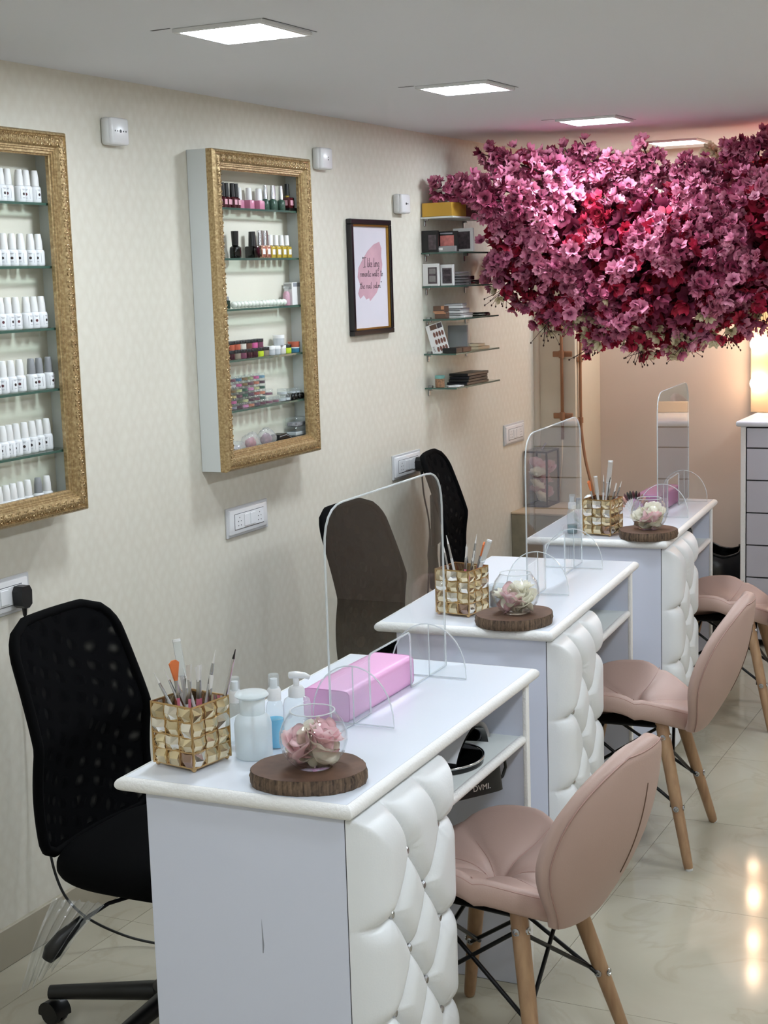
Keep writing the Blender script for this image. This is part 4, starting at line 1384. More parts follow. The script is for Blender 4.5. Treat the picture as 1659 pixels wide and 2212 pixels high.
# gel polish bottles -------------------------------------------------
def gel_bottle(capm, seed):
    rr = random.Random(seed)
    t = thing('gel_bottle', 'x', 'bottle')
    G().lathe([(0, 0), (0.0125, 0), (0.0142, 0.002), (0.0145, 0.006), (0.0145, 0.034), (0.0130, 0.0385), (0.0085, 0.0405), (0, 0.0405)], 20).obj('bottle', 'bottle_white', t, smooth=50)
    G().lathe([(0, 0.040), (0.0106, 0.040), (0.0100, 0.060), (0.0078, 0.0765), (0.0065, 0.078), (0, 0.078)], 18).obj('cap', capm, t, smooth=50)
    a = R(rr.uniform(-75, 5))
    def on(an, z, r_): return (r_ * math.cos(an), r_ * math.sin(an), z)
    g = G()
    r_ = 0.01475
    pts = [on(a + 0.0035 / r_ * math.cos(R(k)), 0.0195 + 0.0035 * math.sin(R(k)), r_) for k in range(0, 360, 30)]
    g._add([on(a, 0.0195, r_ + .0002)] + pts, [(0, 1 + i, 1 + (i + 1) % 12) for i in range(12)])
    g.obj('colour_dot', rr.choice(['dot_dark', 'dot_dark', 'dot_maroon']), t, smooth=0)
    g = G()
    for (z, w_) in ((0.0305, 0.35), (0.0285, 0.22), (0.010, 0.25)):
        n = 5
        vs_ = [on(a - w_ + 2 * w_ * i / n, z + dz, r_) for i in range(n + 1) for dz in (0, 0.0009)]
        g._add(vs_, [(2 * i, 2 * i + 2, 2 * i + 3, 2 * i + 1) for i in range(n)])
    for da in (0.62, -0.62):
        vs_ = [on(a + da + e, z, r_) for e in (0, 0.05) for z in (0.008, 0.031)]
        g._add(vs_, [(0, 1, 3, 2)])
    g.obj('print', 'print_grey', t, smooth=0)
    return t
ROWS1 = [[2.86, 2.884, 2.908, 2.934, 2.977, 3.003, 3.036], [2.845, 2.874, 2.904, 2.935, 2.967, 3.004, 3.034], [2.847, 2.876, 2.903, 2.933, 2.972, 3.001, 3.030], [2.810, 2.84, 2.869, 2.899, 2.932, 2.976, 3.006, 3.043], [2.815, 2.846, 2.873, 2.903, 2.937, 2.971, 3.001, 3.035], [2.812, 2.843, 2.872, 2.902, 2.935, 2.979, 3.017]]
protos = {}
RN = ['the top shelf', 'the second shelf', 'the third shelf', 'the fourth shelf', 'the lowest glass shelf', 'the floor']
for r_, row in enumerate(ROWS1):
    z = (SH1[r_] if r_ < 5 else 1.120) + 0.0004
    for i, y in enumerate(row):
        grey = (r_ == 3 and i >= 5) or (r_ == 5 and i == 5)
        key = ('cap_grey' if grey else 'cap_white', (r_ * 7 + i * 3) % 6)
        if key not in protos:
            o = protos[key] = gel_bottle(*key)
        else:
            o = copy_tree(protos[key])
        dx = 0.034
        if r_ == 4: dx = 0.022 + 0.0030 * (7 - i)
        if r_ == 5: dx = 0.026 + 0.003 * (6 - i)
        o.location = (dx, y, z)
        o['label'] = ('grey' if grey else 'white') + ' capped gel polish bottle on ' + RN[r_] + ' of the all white cabinet'
        o['group'] = 'gel polish bottles on ' + RN[r_] + ' of the first cabinet'

# second cabinet contents --------------------------------------------
def polish(name, label, cat, group, loc, body, cap, hb, r_, hc, rc, square=False, lab=None, neck=0.0, taper=0.82):
    key = (body, cap, hb, r_, hc, rc, square, lab, neck)
    if key in protos:
        o = copy_tree(protos[key])
    else:
        o = protos[key] = thing(name, label, cat)
        if square:
            G().box(-r_, r_, -r_, r_, 0, hb, 0.003, 2).obj('bottle', body, o)
        else:
            G().lathe([(0, 0), (r_ * .9, 0), (r_, 0.002), (r_ * 1.02, hb * .5), (r_ * .95, hb * .85), (rc * .8, hb), (0, hb)], 18).obj('bottle', body, o, smooth=50)
        if neck:
            G().cyl((0, 0, hb), (0, 0, hb + neck), rc * .7, n=14).obj('neck', 'oil_yellow', o)
        G().lathe([(0, hb + neck), (rc, hb + neck), (rc * taper, hb + neck + hc), (0, hb + neck + hc)], 16).obj('cap', cap, o, smooth=50)
        if lab:
            G().box(r_ * .97, r_ * 1.02, -r_ * .6, r_ * .6, hb * .3, hb * .75).obj('label', lab, o)
            G().box(-r_ * .6, r_ * .6, -r_ * 1.02, -r_ * .97, hb * .3, hb * .75).obj('label', lab, o)
    o.name = name
    o.location = loc
    o['label'] = label; o['category'] = cat; o['group'] = group
    return o
z1 = SH2[0] + .0005
g1 = 'polishes on the top shelf of the mixed cabinet'
for y, x in ((3.872, .034), (3.899, .036), (3.926, .034), (3.952, .038), (3.980, .034)):
    polish('nail_polish', 'maroon polish bottle with tall black cap on the top shelf of the mixed cabinet', 'bottle', g1, (x, y, z1), 'polish_maroon', 'cap_black', 0.033, 0.0125, 0.040, 0.0085, lab='label_pink')
for y, x in ((4.012, .024), (4.046, .038), (4.075, .022), (4.104, .038), (4.134, .024)):
    polish('nail_polish', 'pink square polish bottle with white cap on the top shelf of the mixed cabinet', 'bottle', g1, (x, y, z1), 'polish_pink', 'cap_white', 0.027, 0.0125, 0.036, 0.0095, True)
for y, x in ((4.160, .030), (4.184, .042), (4.211, .030), (4.238, .042)):
    polish('nail_polish', 'dark green speckled bottle with silver cap on the top shelf of the mixed cabinet', 'bottle', g1, (x, y, z1), 'polish_speckle' if 'polish_speckle' in M else 'polish_green', 'silver_cap', 0.034, 0.0125, 0.042, 0.0075)
t = thing('tray', 'small black tray at the end of the top shelf of the mixed cabinet', 'tray', (0.034, 4.296, z1))
G().box(-0.022, 0.022, -0.030, 0.030, 0, 0.006, 0.001, 1).obj('base', 'black_plastic', t)
for a in ((-0.022, -0.020, -.03, .03), (0.020, 0.022, -.03, .03), (-.02, .02, -.03, -.028), (-.02, .02, .028, .03)):
    G().box(*a, 0.006, 0.009).obj('rim', 'black_plastic', t)
polish('nail_polish', 'black square polish bottle with pink label standing on the small black tray', 'bottle', g1, (0.034, 4.292, z1 + 0.0065), 'polish_maroon', 'cap_black', 0.036, 0.017, 0.036, 0.0085, True, lab='label_pink', neck=0.006)
z2 = SH2[1] + .0005
g2 = 'polishes on the second shelf of the mixed cabinet'
polish('nail_polish', 'round glossy black polish bottle with flared cap in the mixed cabinet', 'bottle', g2, (0.034, 3.962, z2), 'black_gloss', 'cap_black', 0.038, 0.0175, 0.042, 0.010, taper=1.15)
polish('nail_polish', 'square black polish bottle with black cap beside rose gold bottles', 'bottle', g2, (0.034, 4.063, z2), 'black_gloss', 'cap_black', 0.036, 0.0175, 0.044, 0.0125, True, lab=None)
for y in (4.106, 4.137):
    polish('nail_polish', 'rose gold polish bottle with silver cap on the second shelf of the mixed cabinet', 'bottle', g2, (0.036, y, z2), 'rose_gold', 'silver_cap', 0.038, 0.0135, 0.046, 0.0110, True, lab='label_white')
for y in (4.172, 4.207, 4.242, 4.276):
    polish('cuticle_oil', 'yellow oil bottle with white cap on the second shelf of the mixed cabinet', 'bottle', g2, (0.034, y, z2), 'oil_yellow', 'cap_white', 0.036, 0.0125, 0.032, 0.0090, True, lab='label_white', neck=0.003)
z3 = SH2[2] + .0005
pearl = G().ball((0, 0, 0.0105), 0.0105, 16, 10).mesh('pearl_ball', 'pearl', 180)
seam = G().lathe([(0.0106, 0.0100), (0.0107, 0.0105), (0.0106, 0.0110)], 16).mesh('seam', 'pearl', 180)
for i in range(15):
    o = link('bead', pearl, None, (0.036, 3.935 + 0.0217 * i, z3), label='pale pearly bead in the row on the third shelf of the mixed cabinet', cat='bead', group='row of pearly beads')
t = thing('green_bottle', 'dark green bottle at the start of the pearly bead row', 'bottle', (0.030, 3.905, z3))
G().lathe([(0, 0), (0.010, 0), (0.011, .003), (0.011, .024), (0, .026)], 16).obj('bottle', 'polish_green', t)
G().lathe([(0, 0.025), (0.008, 0.025), (0.007, .036), (0, .036)], 16).obj('cap', 'cap_grey', t)
t = thing('gift_pouch', 'clear tied pouch holding a pink bottle at the end of the bead row', 'pouch', (0.030, 4.268, z3))
G().lathe([(0, 0), (0.011, 0), (0.012, .004), (0.011, .036), (0.006, .044), (0, .044)], 14).obj('pink_bottle', 'polish_pink', t)
G().lathe([(0.013, 0.001), (0.0135, .03), (0.006, .048), (0.012, .060)], 14).obj('pouch', 'wrap_film', t, smooth=180)
t = thing('product_box', 'small white carton on the third shelf of the mixed cabinet', 'box', (0.036, 4.300, z3), R(-14))
G().box(-0.018, 0.018, -0.022, 0.022, 0, 0.072, 0.0008, 1).obj('carton', 'white_card', t)
G().box(-0.016, 0.016, -0.0225, -0.0219, 0.050, 0.068).obj('print_panel', 'silver_card', t)
G().box(0.0179, 0.0186, -0.016, 0.016, 0.058, 0.070).obj('print_band', 'print_grey', t)
z4 = SH2[3] + .0005
def jar(label, group, loc, fill, lid, r_=0.0155, h=0.017, hl=0.010):
    key = ('jar', fill, lid, r_, h)
    if key in protos: o = copy_tree(protos[key])
    else:
        o = protos[key] = thing('powder_jar', label, 'jar')
        G().lathe([(0, 0), (r_ * .95, 0), (r_, 0.0015), (r_, h), (0, h)], 18).obj('pot', fill, o)
        G().lathe([(0, h), (r_ * 1.04, h), (r_ * 1.04, h + hl - .001), (r_, h + hl), (0, h + hl)], 18).obj('lid', lid, o)
    o.name = 'powder_jar'
    o.location = loc; o['label'] = label; o['group'] = group
    return o
for nm, c in (('jar_orange', '#B8604A'), ('jar_white', '#D9D6CE'), ('jar_brown', '#6E4A40'), ('jar_pink', '#D0659A'), ('jar_mauve', '#7A4A5E'), ('jar_lime', '#C6DC3C'), ('jar_tan', '#93887A'), ('jar_wine', '#43202A'), ('jar_blue', '#3E7896'), ('jar_clear', '#C3C8CC')):
    pm(nm, c, 0.15)
COLN = {'jar_orange': 'orange', 'jar_white': 'white', 'jar_brown': 'brown', 'jar_pink': 'pink', 'jar_mauve': 'mauve', 'jar_lime': 'lime yellow', 'jar_tan': 'grey-beige', 'jar_wine': 'dark wine', 'jar_blue': 'blue', 'jar_clear': 'clear'}
gj = 'powder jars on the fourth shelf of the mixed cabinet'
rowb = [(3.870, 'jar_tan'), (3.903, 'jar_wine'), (3.937, 'jar_tan'), (3.971, 'jar_mauve'), (4.005, 'jar_wine'), (4.039, 'jar_wine'), (4.073, 'jar_lime'), (4.107, 'jar_tan')]
rowt = [(3.870, 'jar_brown'), (3.903, 'jar_orange'), (3.937, 'jar_orange'), (3.971, 'jar_white'), (4.005, 'jar_brown'), (4.039, 'jar_pink'), (4.073, 'jar_mauve')]
for y, c in rowb: jar('%s powder jar, black lid, lower row on the fourth shelf of the mixed cabinet' % COLN[c], gj, (0.034, y, z4), c, 'cap_black')
for y, c in rowt: jar('%s powder jar, black lid, upper row on the fourth shelf of the mixed cabinet' % COLN[c], gj, (0.034, y, z4 + 0.0273), c, 'cap_black')
for y, c, l in ((4.146, 'jar_clear', 'cap_white'), (4.180, 'jar_clear', 'cap_white'), (4.214, 'jar_white', 'cap_white'), (4.249, 'jar_lime', 'cap_black')):
    jar('%s small jar with %s lid beside the black-lidded jars on the fourth shelf' % (COLN[c], 'white' if 'white' in l else 'black'), gj, (0.034, y, z4), c, l, 0.0150)
jar('white jar stacked on top of the small white-lidded jars', gj, (0.034, 4.200, z4 + 0.0273), 'jar_clear', 'cap_white', 0.0180, 0.022)
jar('blue tub under the orange tub on the fourth shelf of the mixed cabinet', gj, (0.034, 4.296, z4), 'jar_blue', 'jar_clear', 0.0190, 0.013, 0.004)
jar('orange tub on top of the blue tub on the fourth shelf of the mixed cabinet', gj, (0.034, 4.296, z4 + 0.0173), 'jar_orange', 'jar_orange', 0.0190, 0.013, 0.004)
z5 = SH2[4] + .0005
cl5 = ['#8A8490', '#C77A5E', '#3E6E8C', '#C2588E', '#2E5A44', '#A8623E', '#B9A46A', '#4A2434', '#5A3A52', '#7C5E32', '#6F9AB2', '#5B6B46', '#B8B2AE', '#41409A', '#D98CB8', '#6E3A4A', '#9AA070', '#B0524A', '#3E5C50', '#BCBE8A']
for i, c in enumerate(cl5): pm('bead_%d' % i, c, 0.3, noise=(220, 0.35))
CN5 = ['grey', 'coral', 'steel blue', 'hot pink', 'dark green', 'rust', 'sand', 'plum', 'purple', 'olive brown', 'sky blue', 'moss green', 'pale grey', 'royal blue', 'light pink', 'wine', 'sage', 'red', 'pine green', 'lime']
padpot = G().lathe([(0, 0), (0.0145, 0), (0.0150, .001), (0.0150, .0150), (0.0143, .0160), (0, .0160)], 14).mesh('pot', 'pvc', 30)
padfill = [G().lathe([(0, .0012), (0.0130, .0012), (0.0130, .0085), (0, .0088)], 12).mesh('fill', 'bead_%d' % i, 30) for i in range(20)]
for c in range(6):
    for r_ in range(6):
        fi = (c * 7 + r_ * 3 + (c * r_) % 5) % 20
        t = thing('glitter_tub', 'tiny clear tub with %s fill in the tower in the mixed cabinet' % CN5[fi], 'tub', (0.034, 3.904 + 0.0345 * c, z5 + 0.0165 * r_), 0, 'tower of tiny decoration tubs')
        link('pot', padpot, t); link('fill', padfill[fi], t)
for y, z, n_ in ((4.112, 0, 2), (4.150, 0, 2), (4.112, .026, 1), (4.196, 0, 1), (4.205, .020, 1), (4.225, .0, 1)):
    t = thing('clear_pot', 'round clear pot beside the tower of tiny tubs on the lowest glass shelf', 'pot', (0.036, y, z5 + z), 0, 'clear pots on the lowest glass shelf')
    G().lathe([(0, 0), (0.0165, 0), (0.0175, .002), (0.0175, .0175), (0.016, .0195), (0, .0195)], 18).obj('pot', 'pvc', t, smooth=40)
    G().lathe([(0, .002), (0.0155, .002), (0.0155, .009), (0, .009)], 16).obj('fill', 'jar_mauve' if y < 4.17 else 'jar_clear', t, smooth=40)
bb = G().lathe([(0, 0), (0.008, 0), (0.0095, .004), (0.0095, .012), (0.006, .018), (0, .019)], 14).mesh('ball', 'black_gloss', 180)
for i, (y, x) in enumerate(((4.252, .046), (4.274, .044), (4.296, .046), (4.318, .044), (4.263, .026), (4.286, .026))):
    link('black_bead', bb, None, (x, y, z5), label='glossy black cabochon on the lowest glass shelf of the mixed cabinet', cat='bead', group='glossy black cabochons')
for y in (4.265, 4.30):
    t = thing('clear_pot', 'round clear pot resting on the glossy black cabochons', 'pot', (0.036, y, z5 + 0.0195), 0, 'clear pots on the cabochons')
    G().lathe([(0, 0), (0.0155, 0), (0.0165, .002), (0.0165, .0145), (0.015, .0165), (0, .0165)], 18).obj('pot', 'pvc', t, smooth=40)
    G().lathe([(0, .002), (0.0135, .002), (0.0135, .006), (0, .006)], 14).obj('fill', 'jar_clear', t, smooth=40)
def bag(label, loc, d, rz, fillm, seed):
    t = thing('zip_bag', label, 'plastic bag', loc, rz, 'clear zip bags on the cabinet floor')
    rr = random.Random(seed)
    a, b = rr.uniform(0, 6), rr.uniform(0, 6)
    def pill(sc):
        def fn(u, v):
            an = 2 * PI * u; ph = PI * v
            e = abs(math.sin(ph)) ** 0.6
            wob = 1 + 0.16 * math.sin(3 * an + a) * math.sin(2 * ph + b) + 0.08 * math.sin(7 * an + 5 * ph)
            return (d[0] / 2 * sc * e * math.cos(an) * wob, -d[1] / 2 * sc * math.cos(ph), d[2] / 2 + d[2] / 2 * sc * e * math.sin(an) * wob)
        return fn
    G().grid(pill(0.9), 24, 14, closeu=True).obj('bag', 'wrap_film', t, smooth=180)
    G().grid(pill(0.52), 18, 10, closeu=True).obj('contents', fillm, t, smooth=60)
pm('bag_pink', '#A86A78', 0.4, noise=(70, 0.5)); pm('bag_grey', '#8C8A90', 0.4, noise=(90, 0.6)); pm('bag_mauve', '#7E5A6A', 0.4, noise=(80, 0.5))
zf = C2B + 0.0035
bag('clear zip bag of pale bits in the corner of the cabinet floor', (0.034, 3.905, zf), (0.048, 0.11, 0.060), R(0), 'bag_grey', 1)
bag('clear zip bag of pink pieces on the cabinet floor', (0.034, 4.000, zf), (0.046, 0.10, 0.078), R(4), 'bag_pink', 2)
bag('clear zip bag of mauve pieces on the cabinet floor', (0.034, 4.095, zf), (0.046, 0.095, 0.082), R(-4), 'bag_mauve', 3)
t = thing('pouch', 'flat black pouch on the cabinet floor beside the clear boxes', 'pouch', (0.036, 4.190, zf), 0)
G().prism([(-0.05, 0), (0.05, 0), (0.045, 0.035), (0.0, 0.052), (-0.04, 0.05)], 'x', -0.016, 0.016).obj('body', 'black_plastic', t)
G().tube([(0.017, -0.042, 0.044), (0.017, 0.0, 0.047), (0.017, 0.042, 0.032)], 0.0012, 5).obj('zip', 'cap_grey', t)
for i, (z, w_) in enumerate(((0.0, 0.085), (0.034, 0.080), (0.064, 0.074))):
    t = thing('clear_box', 'clear plastic box in the stack on the cabinet floor', 'box', (0.034, 4.292, zf + z), R(3 * i - 3), 'clear boxes on the cabinet floor')
    hh = 0.0335 if i == 0 else 0.0295
    G().box(-0.022, 0.022, -w_ / 2, w_ / 2, 0, hh, 0.003, 1).obj('box', 'pvc', t)
    G().box(-0.018, 0.018, -w_ / 2 + .005, w_ / 2 - .005, 0.002, hh * .45, 0.002, 1).obj('contents', ['bag_grey', 'jar_clear', 'bag_grey'][i], t)

# ================================================================== FRAMED QUOTE
def poster():
    t = thing('framed_quote', 'black framed print reading I like long romantic walks to the nail salon', 'framed print', (0.0, 4.757, 1.462))
    W, H = 0.325, 0.406
    fw = 0.018
    for k, (a0, a1, b0, b1) in enumerate(((0, W, 0, fw), (0, W, H - fw, H), (0, fw, fw, H - fw), (W - fw, W, fw, H - fw))):
        G().box(0.001, 0.022, a0, a1, b0, b1, 0.002, 1).obj('frame_rail', 'poster_black', t)
    i0 = fw
    for (a0, a1, b0, b1) in ((i0, W - i0, i0, i0 + .007), (i0, W - i0, H - i0 - .007, H - i0), (i0, i0 + .007, i0 + .007, H - i0 - .007), (W - i0 - .007, W - i0, i0 + .007, H - i0 - .007)):
        G().box(0.001, 0.018, a0, a1, b0, b1, 0.0012, 1).obj('gold_fillet', 'poster_gold', t)
    q = i0 + .007
    pr = G().box(0.001, 0.010, q, W - q, q, H - q).obj('print', 'poster_paper', t)
    iw, ih = W - 2 * q, H - 2 * q
    def UV(zx, zy): return (q + (zx - 125) / 310 * iw, H - q - (zy - 430) / 990 * ih)
    brush_ = [(370, 575), (388, 640), (384, 720), (392, 800), (380, 900), (362, 1000), (332, 1080), (270, 1160), (262, 1130), (236, 1142), (215, 1098), (182, 1132), (165, 1080), (186, 1000), (165, 920), (175, 830), (212, 752), (262, 665), (318, 602)]
    G().prism([UV(*p_) for p_ in brush_], 'x', 0.0100, 0.0103).obj('brush_stroke', 'poster_blush', pr, smooth=0)
    F = {
        'I': (0.42, [[(0, 1), (.42, 1.02)], [(.22, 1), (.2, 0)], [(-.02, .0), (.4, .03)]]),
        'l': (0.16, [[(.06, 1.0), (.03, .1), (.08, 0), (.16, .08)]]),
        'i': (0.16, [[(.05, .5), (.03, .08), (.09, 0), (.16, .08)], [(.06, .68), (.07, .72)]]),
        'k': (0.30, [[(.04, 1), (.02, 0)], [(.26, .5), (.04, .22), (.16, .18), (.30, 0)]]),
        'e': (0.26, [[(.02, .24), (.20, .32), (.18, .47), (.10, .5), (.02, .36), (.03, .10), (.12, 0), (.26, .10)]]),
        'o': (0.26, [[(.12, .5), (.03, .38), (.03, .12), (.11, 0), (.2, .12), (.2, .38), (.12, .5), (.26, .42)]]),
        'n': (0.30, [[(.03, .5), (.03, 0)], [(.03, .32), (.13, .5), (.2, .4), (.2, .06), (.30, .06)]]),
        'g': (0.28, [[(.2, .42), (.10, .5), (.02, .3), (.06, .06), (.18, .12), (.21, .5), (.2, -.28), (.10, -.45), (.0, -.32), (.28, .08)]]),
        'r': (0.24, [[(.03, .5), (.03, 0)], [(.03, .3), (.12, .48), (.24, .46)]]),
        'm': (0.42, [[(.03, .5), (.03, 0)], [(.03, .32), (.11, .5), (.17, .4), (.17, 0)], [(.17, .32), (.25, .5), (.32, .4), (.32, .06), (.42, .06)]]),
        'a': (0.28, [[(.19, .42), (.10, .5), (.02, .26), (.08, .02), (.18, .14), (.2, .5), (.2, .06), (.28, .06)]]),
        't': (0.22, [[(.10, .95), (.08, .06), (.15, 0), (.22, .08)], [(-.04, .66), (.24, .70)]]),
        'c': (0.24, [[(.2, .42), (.11, .5), (.03, .34), (.03, .10), (.12, 0), (.24, .1)]]),
        'w': (0.38, [[(.02, .5), (.06, 0), (.16, .4), (.22, 0), (.33, .5), (.38, .46)]]),
        's': (0.22, [[(.18, .46), (.09, .5), (.04, .38), (.16, .18), (.10, 0), (.0, .06)]]),
        'h': (0.30, [[(.04, 1), (.02, 0)], [(.02, .3), (.12, .48), (.2, .38), (.2, .06), (.30, .06)]]),
        '"': (0.20, [[(.05, 1.08), (.03, .9)], [(.13, 1.08), (.11, .9)]]),
        ' ': (0.22, []),
    }
    g = G()
    for txt, zx0, zx1, zbase, zh in (('"I like long', 208, 362, 826, 92), ('romantic walks to', 186, 392, 918, 66), ('the nail salon"', 182, 380, 1034, 62)):
        tot = sum(F[c][0] for c in txt)
        sx = (zx1 - zx0) / tot
        x = zx0
        for c in txt:
            for st in F[c][1]:
                pts = [(x + (a + 0.06 * b) * sx, zbase - b * zh) for a, b in st]
                w3 = [(0.0104,) + UV(*p_) for p_ in pts]
                g.tube(w3, 0.00095, 4)
            x += F[c][0] * sx
    g.obj('lettering', 'ink', pr, smooth=0)
poster()

# ================================================================== WALL BOXES AND SOCKETS
def wall_box(y, z, holes, label):
    t = thing('junction_box', label, 'wall box', (0, y, z), 0, 'white wall boxes under the ceiling')
    G().box(0.0, 0.026, -0.044, 0.040, -0.036, 0.036, 0.010, 3).obj('base', 'offwhite_plastic', t)
    G().box(0.016, 0.036, -0.036, 0.040, -0.035, 0.035, 0.007, 3).obj('cover', 'white_plastic', t)
    for (a, b) in holes:
        G().cyl((0.0355, a, b), (0.0366, a, b), 0.0022, n=8).obj('hole', 'black_plastic', t)
    if len(holes) > 2:
        G().cyl((0.0355, 0.0, 0.0), (0.0368, 0.0, 0.0), 0.0045, n=10).obj('screw', 'gunmetal', t)
wall_box(3.405, 2.066, [(-0.024, 0), (-0.013, 0), (0.013, 0), (0.024, 0)], 'white plastic wall box between the two gold framed cabinets')
wall_box(4.572, 2.060, [(0.006, 0.004), (0.006, -0.004)], 'white plastic wall box beside the mixed cabinet')
wall_box(5.185, 1.930, [(0.008, 0.0), (0.0, 0.0), (0.016, 0)], 'white plastic wall box next to the blossom')

def socket(y, z, label, plug=False, tilt=0.0):
    t = thing('socket_plate', label, 'socket', (0, y, z), 0, 'white socket plates on the wallpaper')
    W, H = 0.245, 0.092
    poly = [(0.0, -W / 2), (0.008, -W / 2), (0.013, -W / 2 + 0.012), (0.013, W / 2 - 0.012), (0.008, W / 2), (0, W / 2)]
    G().box(0.0, 0.007, -W / 2, W / 2, -H / 2, H / 2, 0.0015, 1).obj('back_plate', 'plate_grey', t)
    G().box(0.0, 0.0125, -W / 2 + .010, W / 2 - .010, -H / 2 + .008, H / 2 - .008, 0.004, 2).obj('front_plate', 'white_plastic', t)
    mw, mh = 0.172, 0.046
    G().box(0.012, 0.0131, -mw / 2 - .0018, mw / 2 + .0018, -mh / 2 - .0018, mh / 2 + .0018).obj('module_gap', 'gap_grey', t)
    G().box(0.012, 0.0148, -mw / 2, mw / 2, -mh / 2, mh / 2, 0.001, 1).obj('module', 'white_plastic', t)
    for c in (-0.060, 0.060):
        for (a, b) in ((0, .012), (-.008, .001), (.008, .001), (-.008, -.012), (.008, -.012)):
            G().cyl((0.0146, c + a, b), (0.0152, c + a, b), 0.0019, n=8).obj('pin_hole', 'black_plastic', t)
    for c in (-0.018, 0.018):
        G().box(0.0146, 0.0172, c - 0.0155, c + 0.0155, -0.019, 0.019, 0.0014, 1).obj('rocker', 'white_plastic', t)
    return t
socket(2.824, 0.9195, 'white socket plate with a black plug beneath the cabinet of white bottles')
socket(4.007, 0.934, 'white socket plate beneath the mixed cabinet')
socket(5.188, 0.957, 'white socket plate with a black plug above a black office chair')
socket(6.330, 0.957, 'white socket plate near the far corner above the glass lantern')

def plug(y, z, label, cord):
    t = thing('power_plug', label, 'plug', (0.0, y, z))
    G().prism([(-0.020, 0.014), (-0.012, 0.027), (0.012, 0.027), (0.020, 0.014), (0.018, -0.020), (0.007, -0.028), (-0.007, -0.028), (-0.018, -0.020)], 'x', 0.0155, 0.045).obj('body', 'black_plastic', t, smooth=30)
    G().cyl((0.034, 0, -0.026), (0.034, 0, -0.047), 0.0068, 0.0048, 12).obj('strain_relief', 'black_plastic', t)
    G().tube(cord, 0.0034, 8).obj('cord', 'black_cable', t, smooth=180)
def smooth_path(pts, n=8):
    P_ = [Vector(p_) for p_ in pts]
    out = []
    for i in range(len(P_) - 1):
        p0, p1, p2, p3 = P_[max(i - 1, 0)], P_[i], P_[i + 1], P_[min(i + 2, len(P_) - 1)]
        for k in range(n):
            t_ = k / n
            out.append(0.5 * ((2 * p1) + (-p0 + p2) * t_ + (2 * p0 - 5 * p1 + 4 * p2 - p3) * t_ ** 2 + (-p0 + 3 * p1 - 3 * p2 + p3) * t_ ** 3))
    out.append(P_[-1])
    return out
plug(2.890, 0.915, 'black power plug with cord running down behind a black office chair', smooth_path([(0.034, 0, -0.045), (0.034, 0.002, -0.10), (0.032, 0.01, -0.30), (0.05, 0.0, -0.52), (0.09, -0.02, -0.70), (0.14, 0.0, -0.80), (0.22, 0.08, -0.885), (0.35, 0.12, -0.910)]))
plug(5.262, 0.950, 'black power plug in the socket above the black chair at the middle desk', smooth_path([(0.034, 0, -0.045), (0.04, 0.0, -0.12), (0.055, 0.01, -0.25), (0.04, 0.02, -0.45), (0.03, 0.02, -0.7), (0.06, 0.04, -0.94)]))

# ================================================================== GLASS WALL SHELVES
def wall_shelf(z, label, front=0.135, top=False):
    t = thing('glass_shelf', label, 'glass shelf', (0, 5.385, z), 0, 'glass shelves on the wallpaper')
    G().box(0.001, front, 0, 0.455, -0.006, 0.0).obj('pane', 'shelf_glass' if not top else 'white_paint', t)
    if not top:
        G().box(front - .0006, front + .0006, 0, 0.455, -0.006, 0.0).obj('front_edge', 'green_glass_edge', t)
        G().box(0.001, front, -0.0006, 0.0006, -0.006, 0.0).obj('end_edge', 'green_glass_edge', t)
    for y in (0.035, 0.42):
        b = G().box(0.0005, 0.020, y - 0.006, y + 0.006, -0.013, 0.007, 0.002, 1).obj('clip', 'steel', t)
        G().box(0.0005, 0.006, y - 0.005, y + 0.005, -0.034, -0.012, 0.0015, 1).obj('clip_plate', 'steel', b)
ZS = [1.886, 1.752, 1.624, 1.498, 1.365, 1.233]
wall_shelf(ZS[0], 'top wall shelf carrying the yellow box, under the blossom', top=True)
wall_shelf(ZS[1], 'second glass wall shelf with black makeup palettes')
wall_shelf(ZS[2], 'third glass wall shelf with white palettes and clear cases')
wall_shelf(ZS[3], 'fourth glass wall shelf with brown boxes and pale compacts')
wall_shelf(ZS[4], 'fifth glass wall shelf with the leaning shade card')
wall_shelf(ZS[5], 'lowest glass wall shelf with the teal-lidded tub')
def carton(name, label, cat, c, d, mat, rz=0.0, panel=None, group='makeup items on the glass wall shelves', rx=0.0, ry=0.0):
    """box standing on its shelf; c is the centre of its base; d = (x, y, z) size; panel = (mat, margin, face)"""
    t = thing(name, label, cat, c, R(rz), group)
    if rx or ry: t.rotation_euler = (R(rx), R(ry), R(rz))
    G().box(-d[0] / 2, d[0] / 2, -d[1] / 2, d[1] / 2, 0.0003, d[2], 0.0012, 1).obj('case', mat, t)
    if panel:
        for (pmat, x0, x1, z0, z1) in panel:
            G().box(-d[0] / 2 + d[0] * x0, -d[0] / 2 + d[0] * x1, -d[1] / 2 - .0012, -d[1] / 2 + .0005, d[2] * z0, d[2] * z1, 0.0004, 1).obj('front_panel', pmat, t)
    return t
e = 0.0004
carton('gift_box', 'shiny yellow box on the top wall shelf under the blossom', 'box', (0.068, 5.462, ZS[0] + e), (0.125, 0.14, 0.052), 'gold_card', 0)
carton('gift_box', 'dark maroon box behind the yellow box on the top wall shelf', 'box', (0.068, 5.60, ZS[0] + e), (0.12, 0.12, 0.050), 'maroon', 0)
carton('makeup_palette', 'black palette with smoky window against the wall on the second glass shelf', 'palette', (0.034, 5.400, ZS[1] + e), (0.066, 0.016, 0.082), 'black_plastic', 4, [('dark_print', .42, .9, .12, .8)])
carton('makeup_palette', 'black palette with coral pink window on the second glass shelf', 'palette', (0.096, 5.432, ZS[1] + e), (0.078, 0.014, 0.078), 'black_plastic', 2, [('pinkish_print', .10, .82, .22, .80), ('print_grey', .10, .75, .86, .93)])
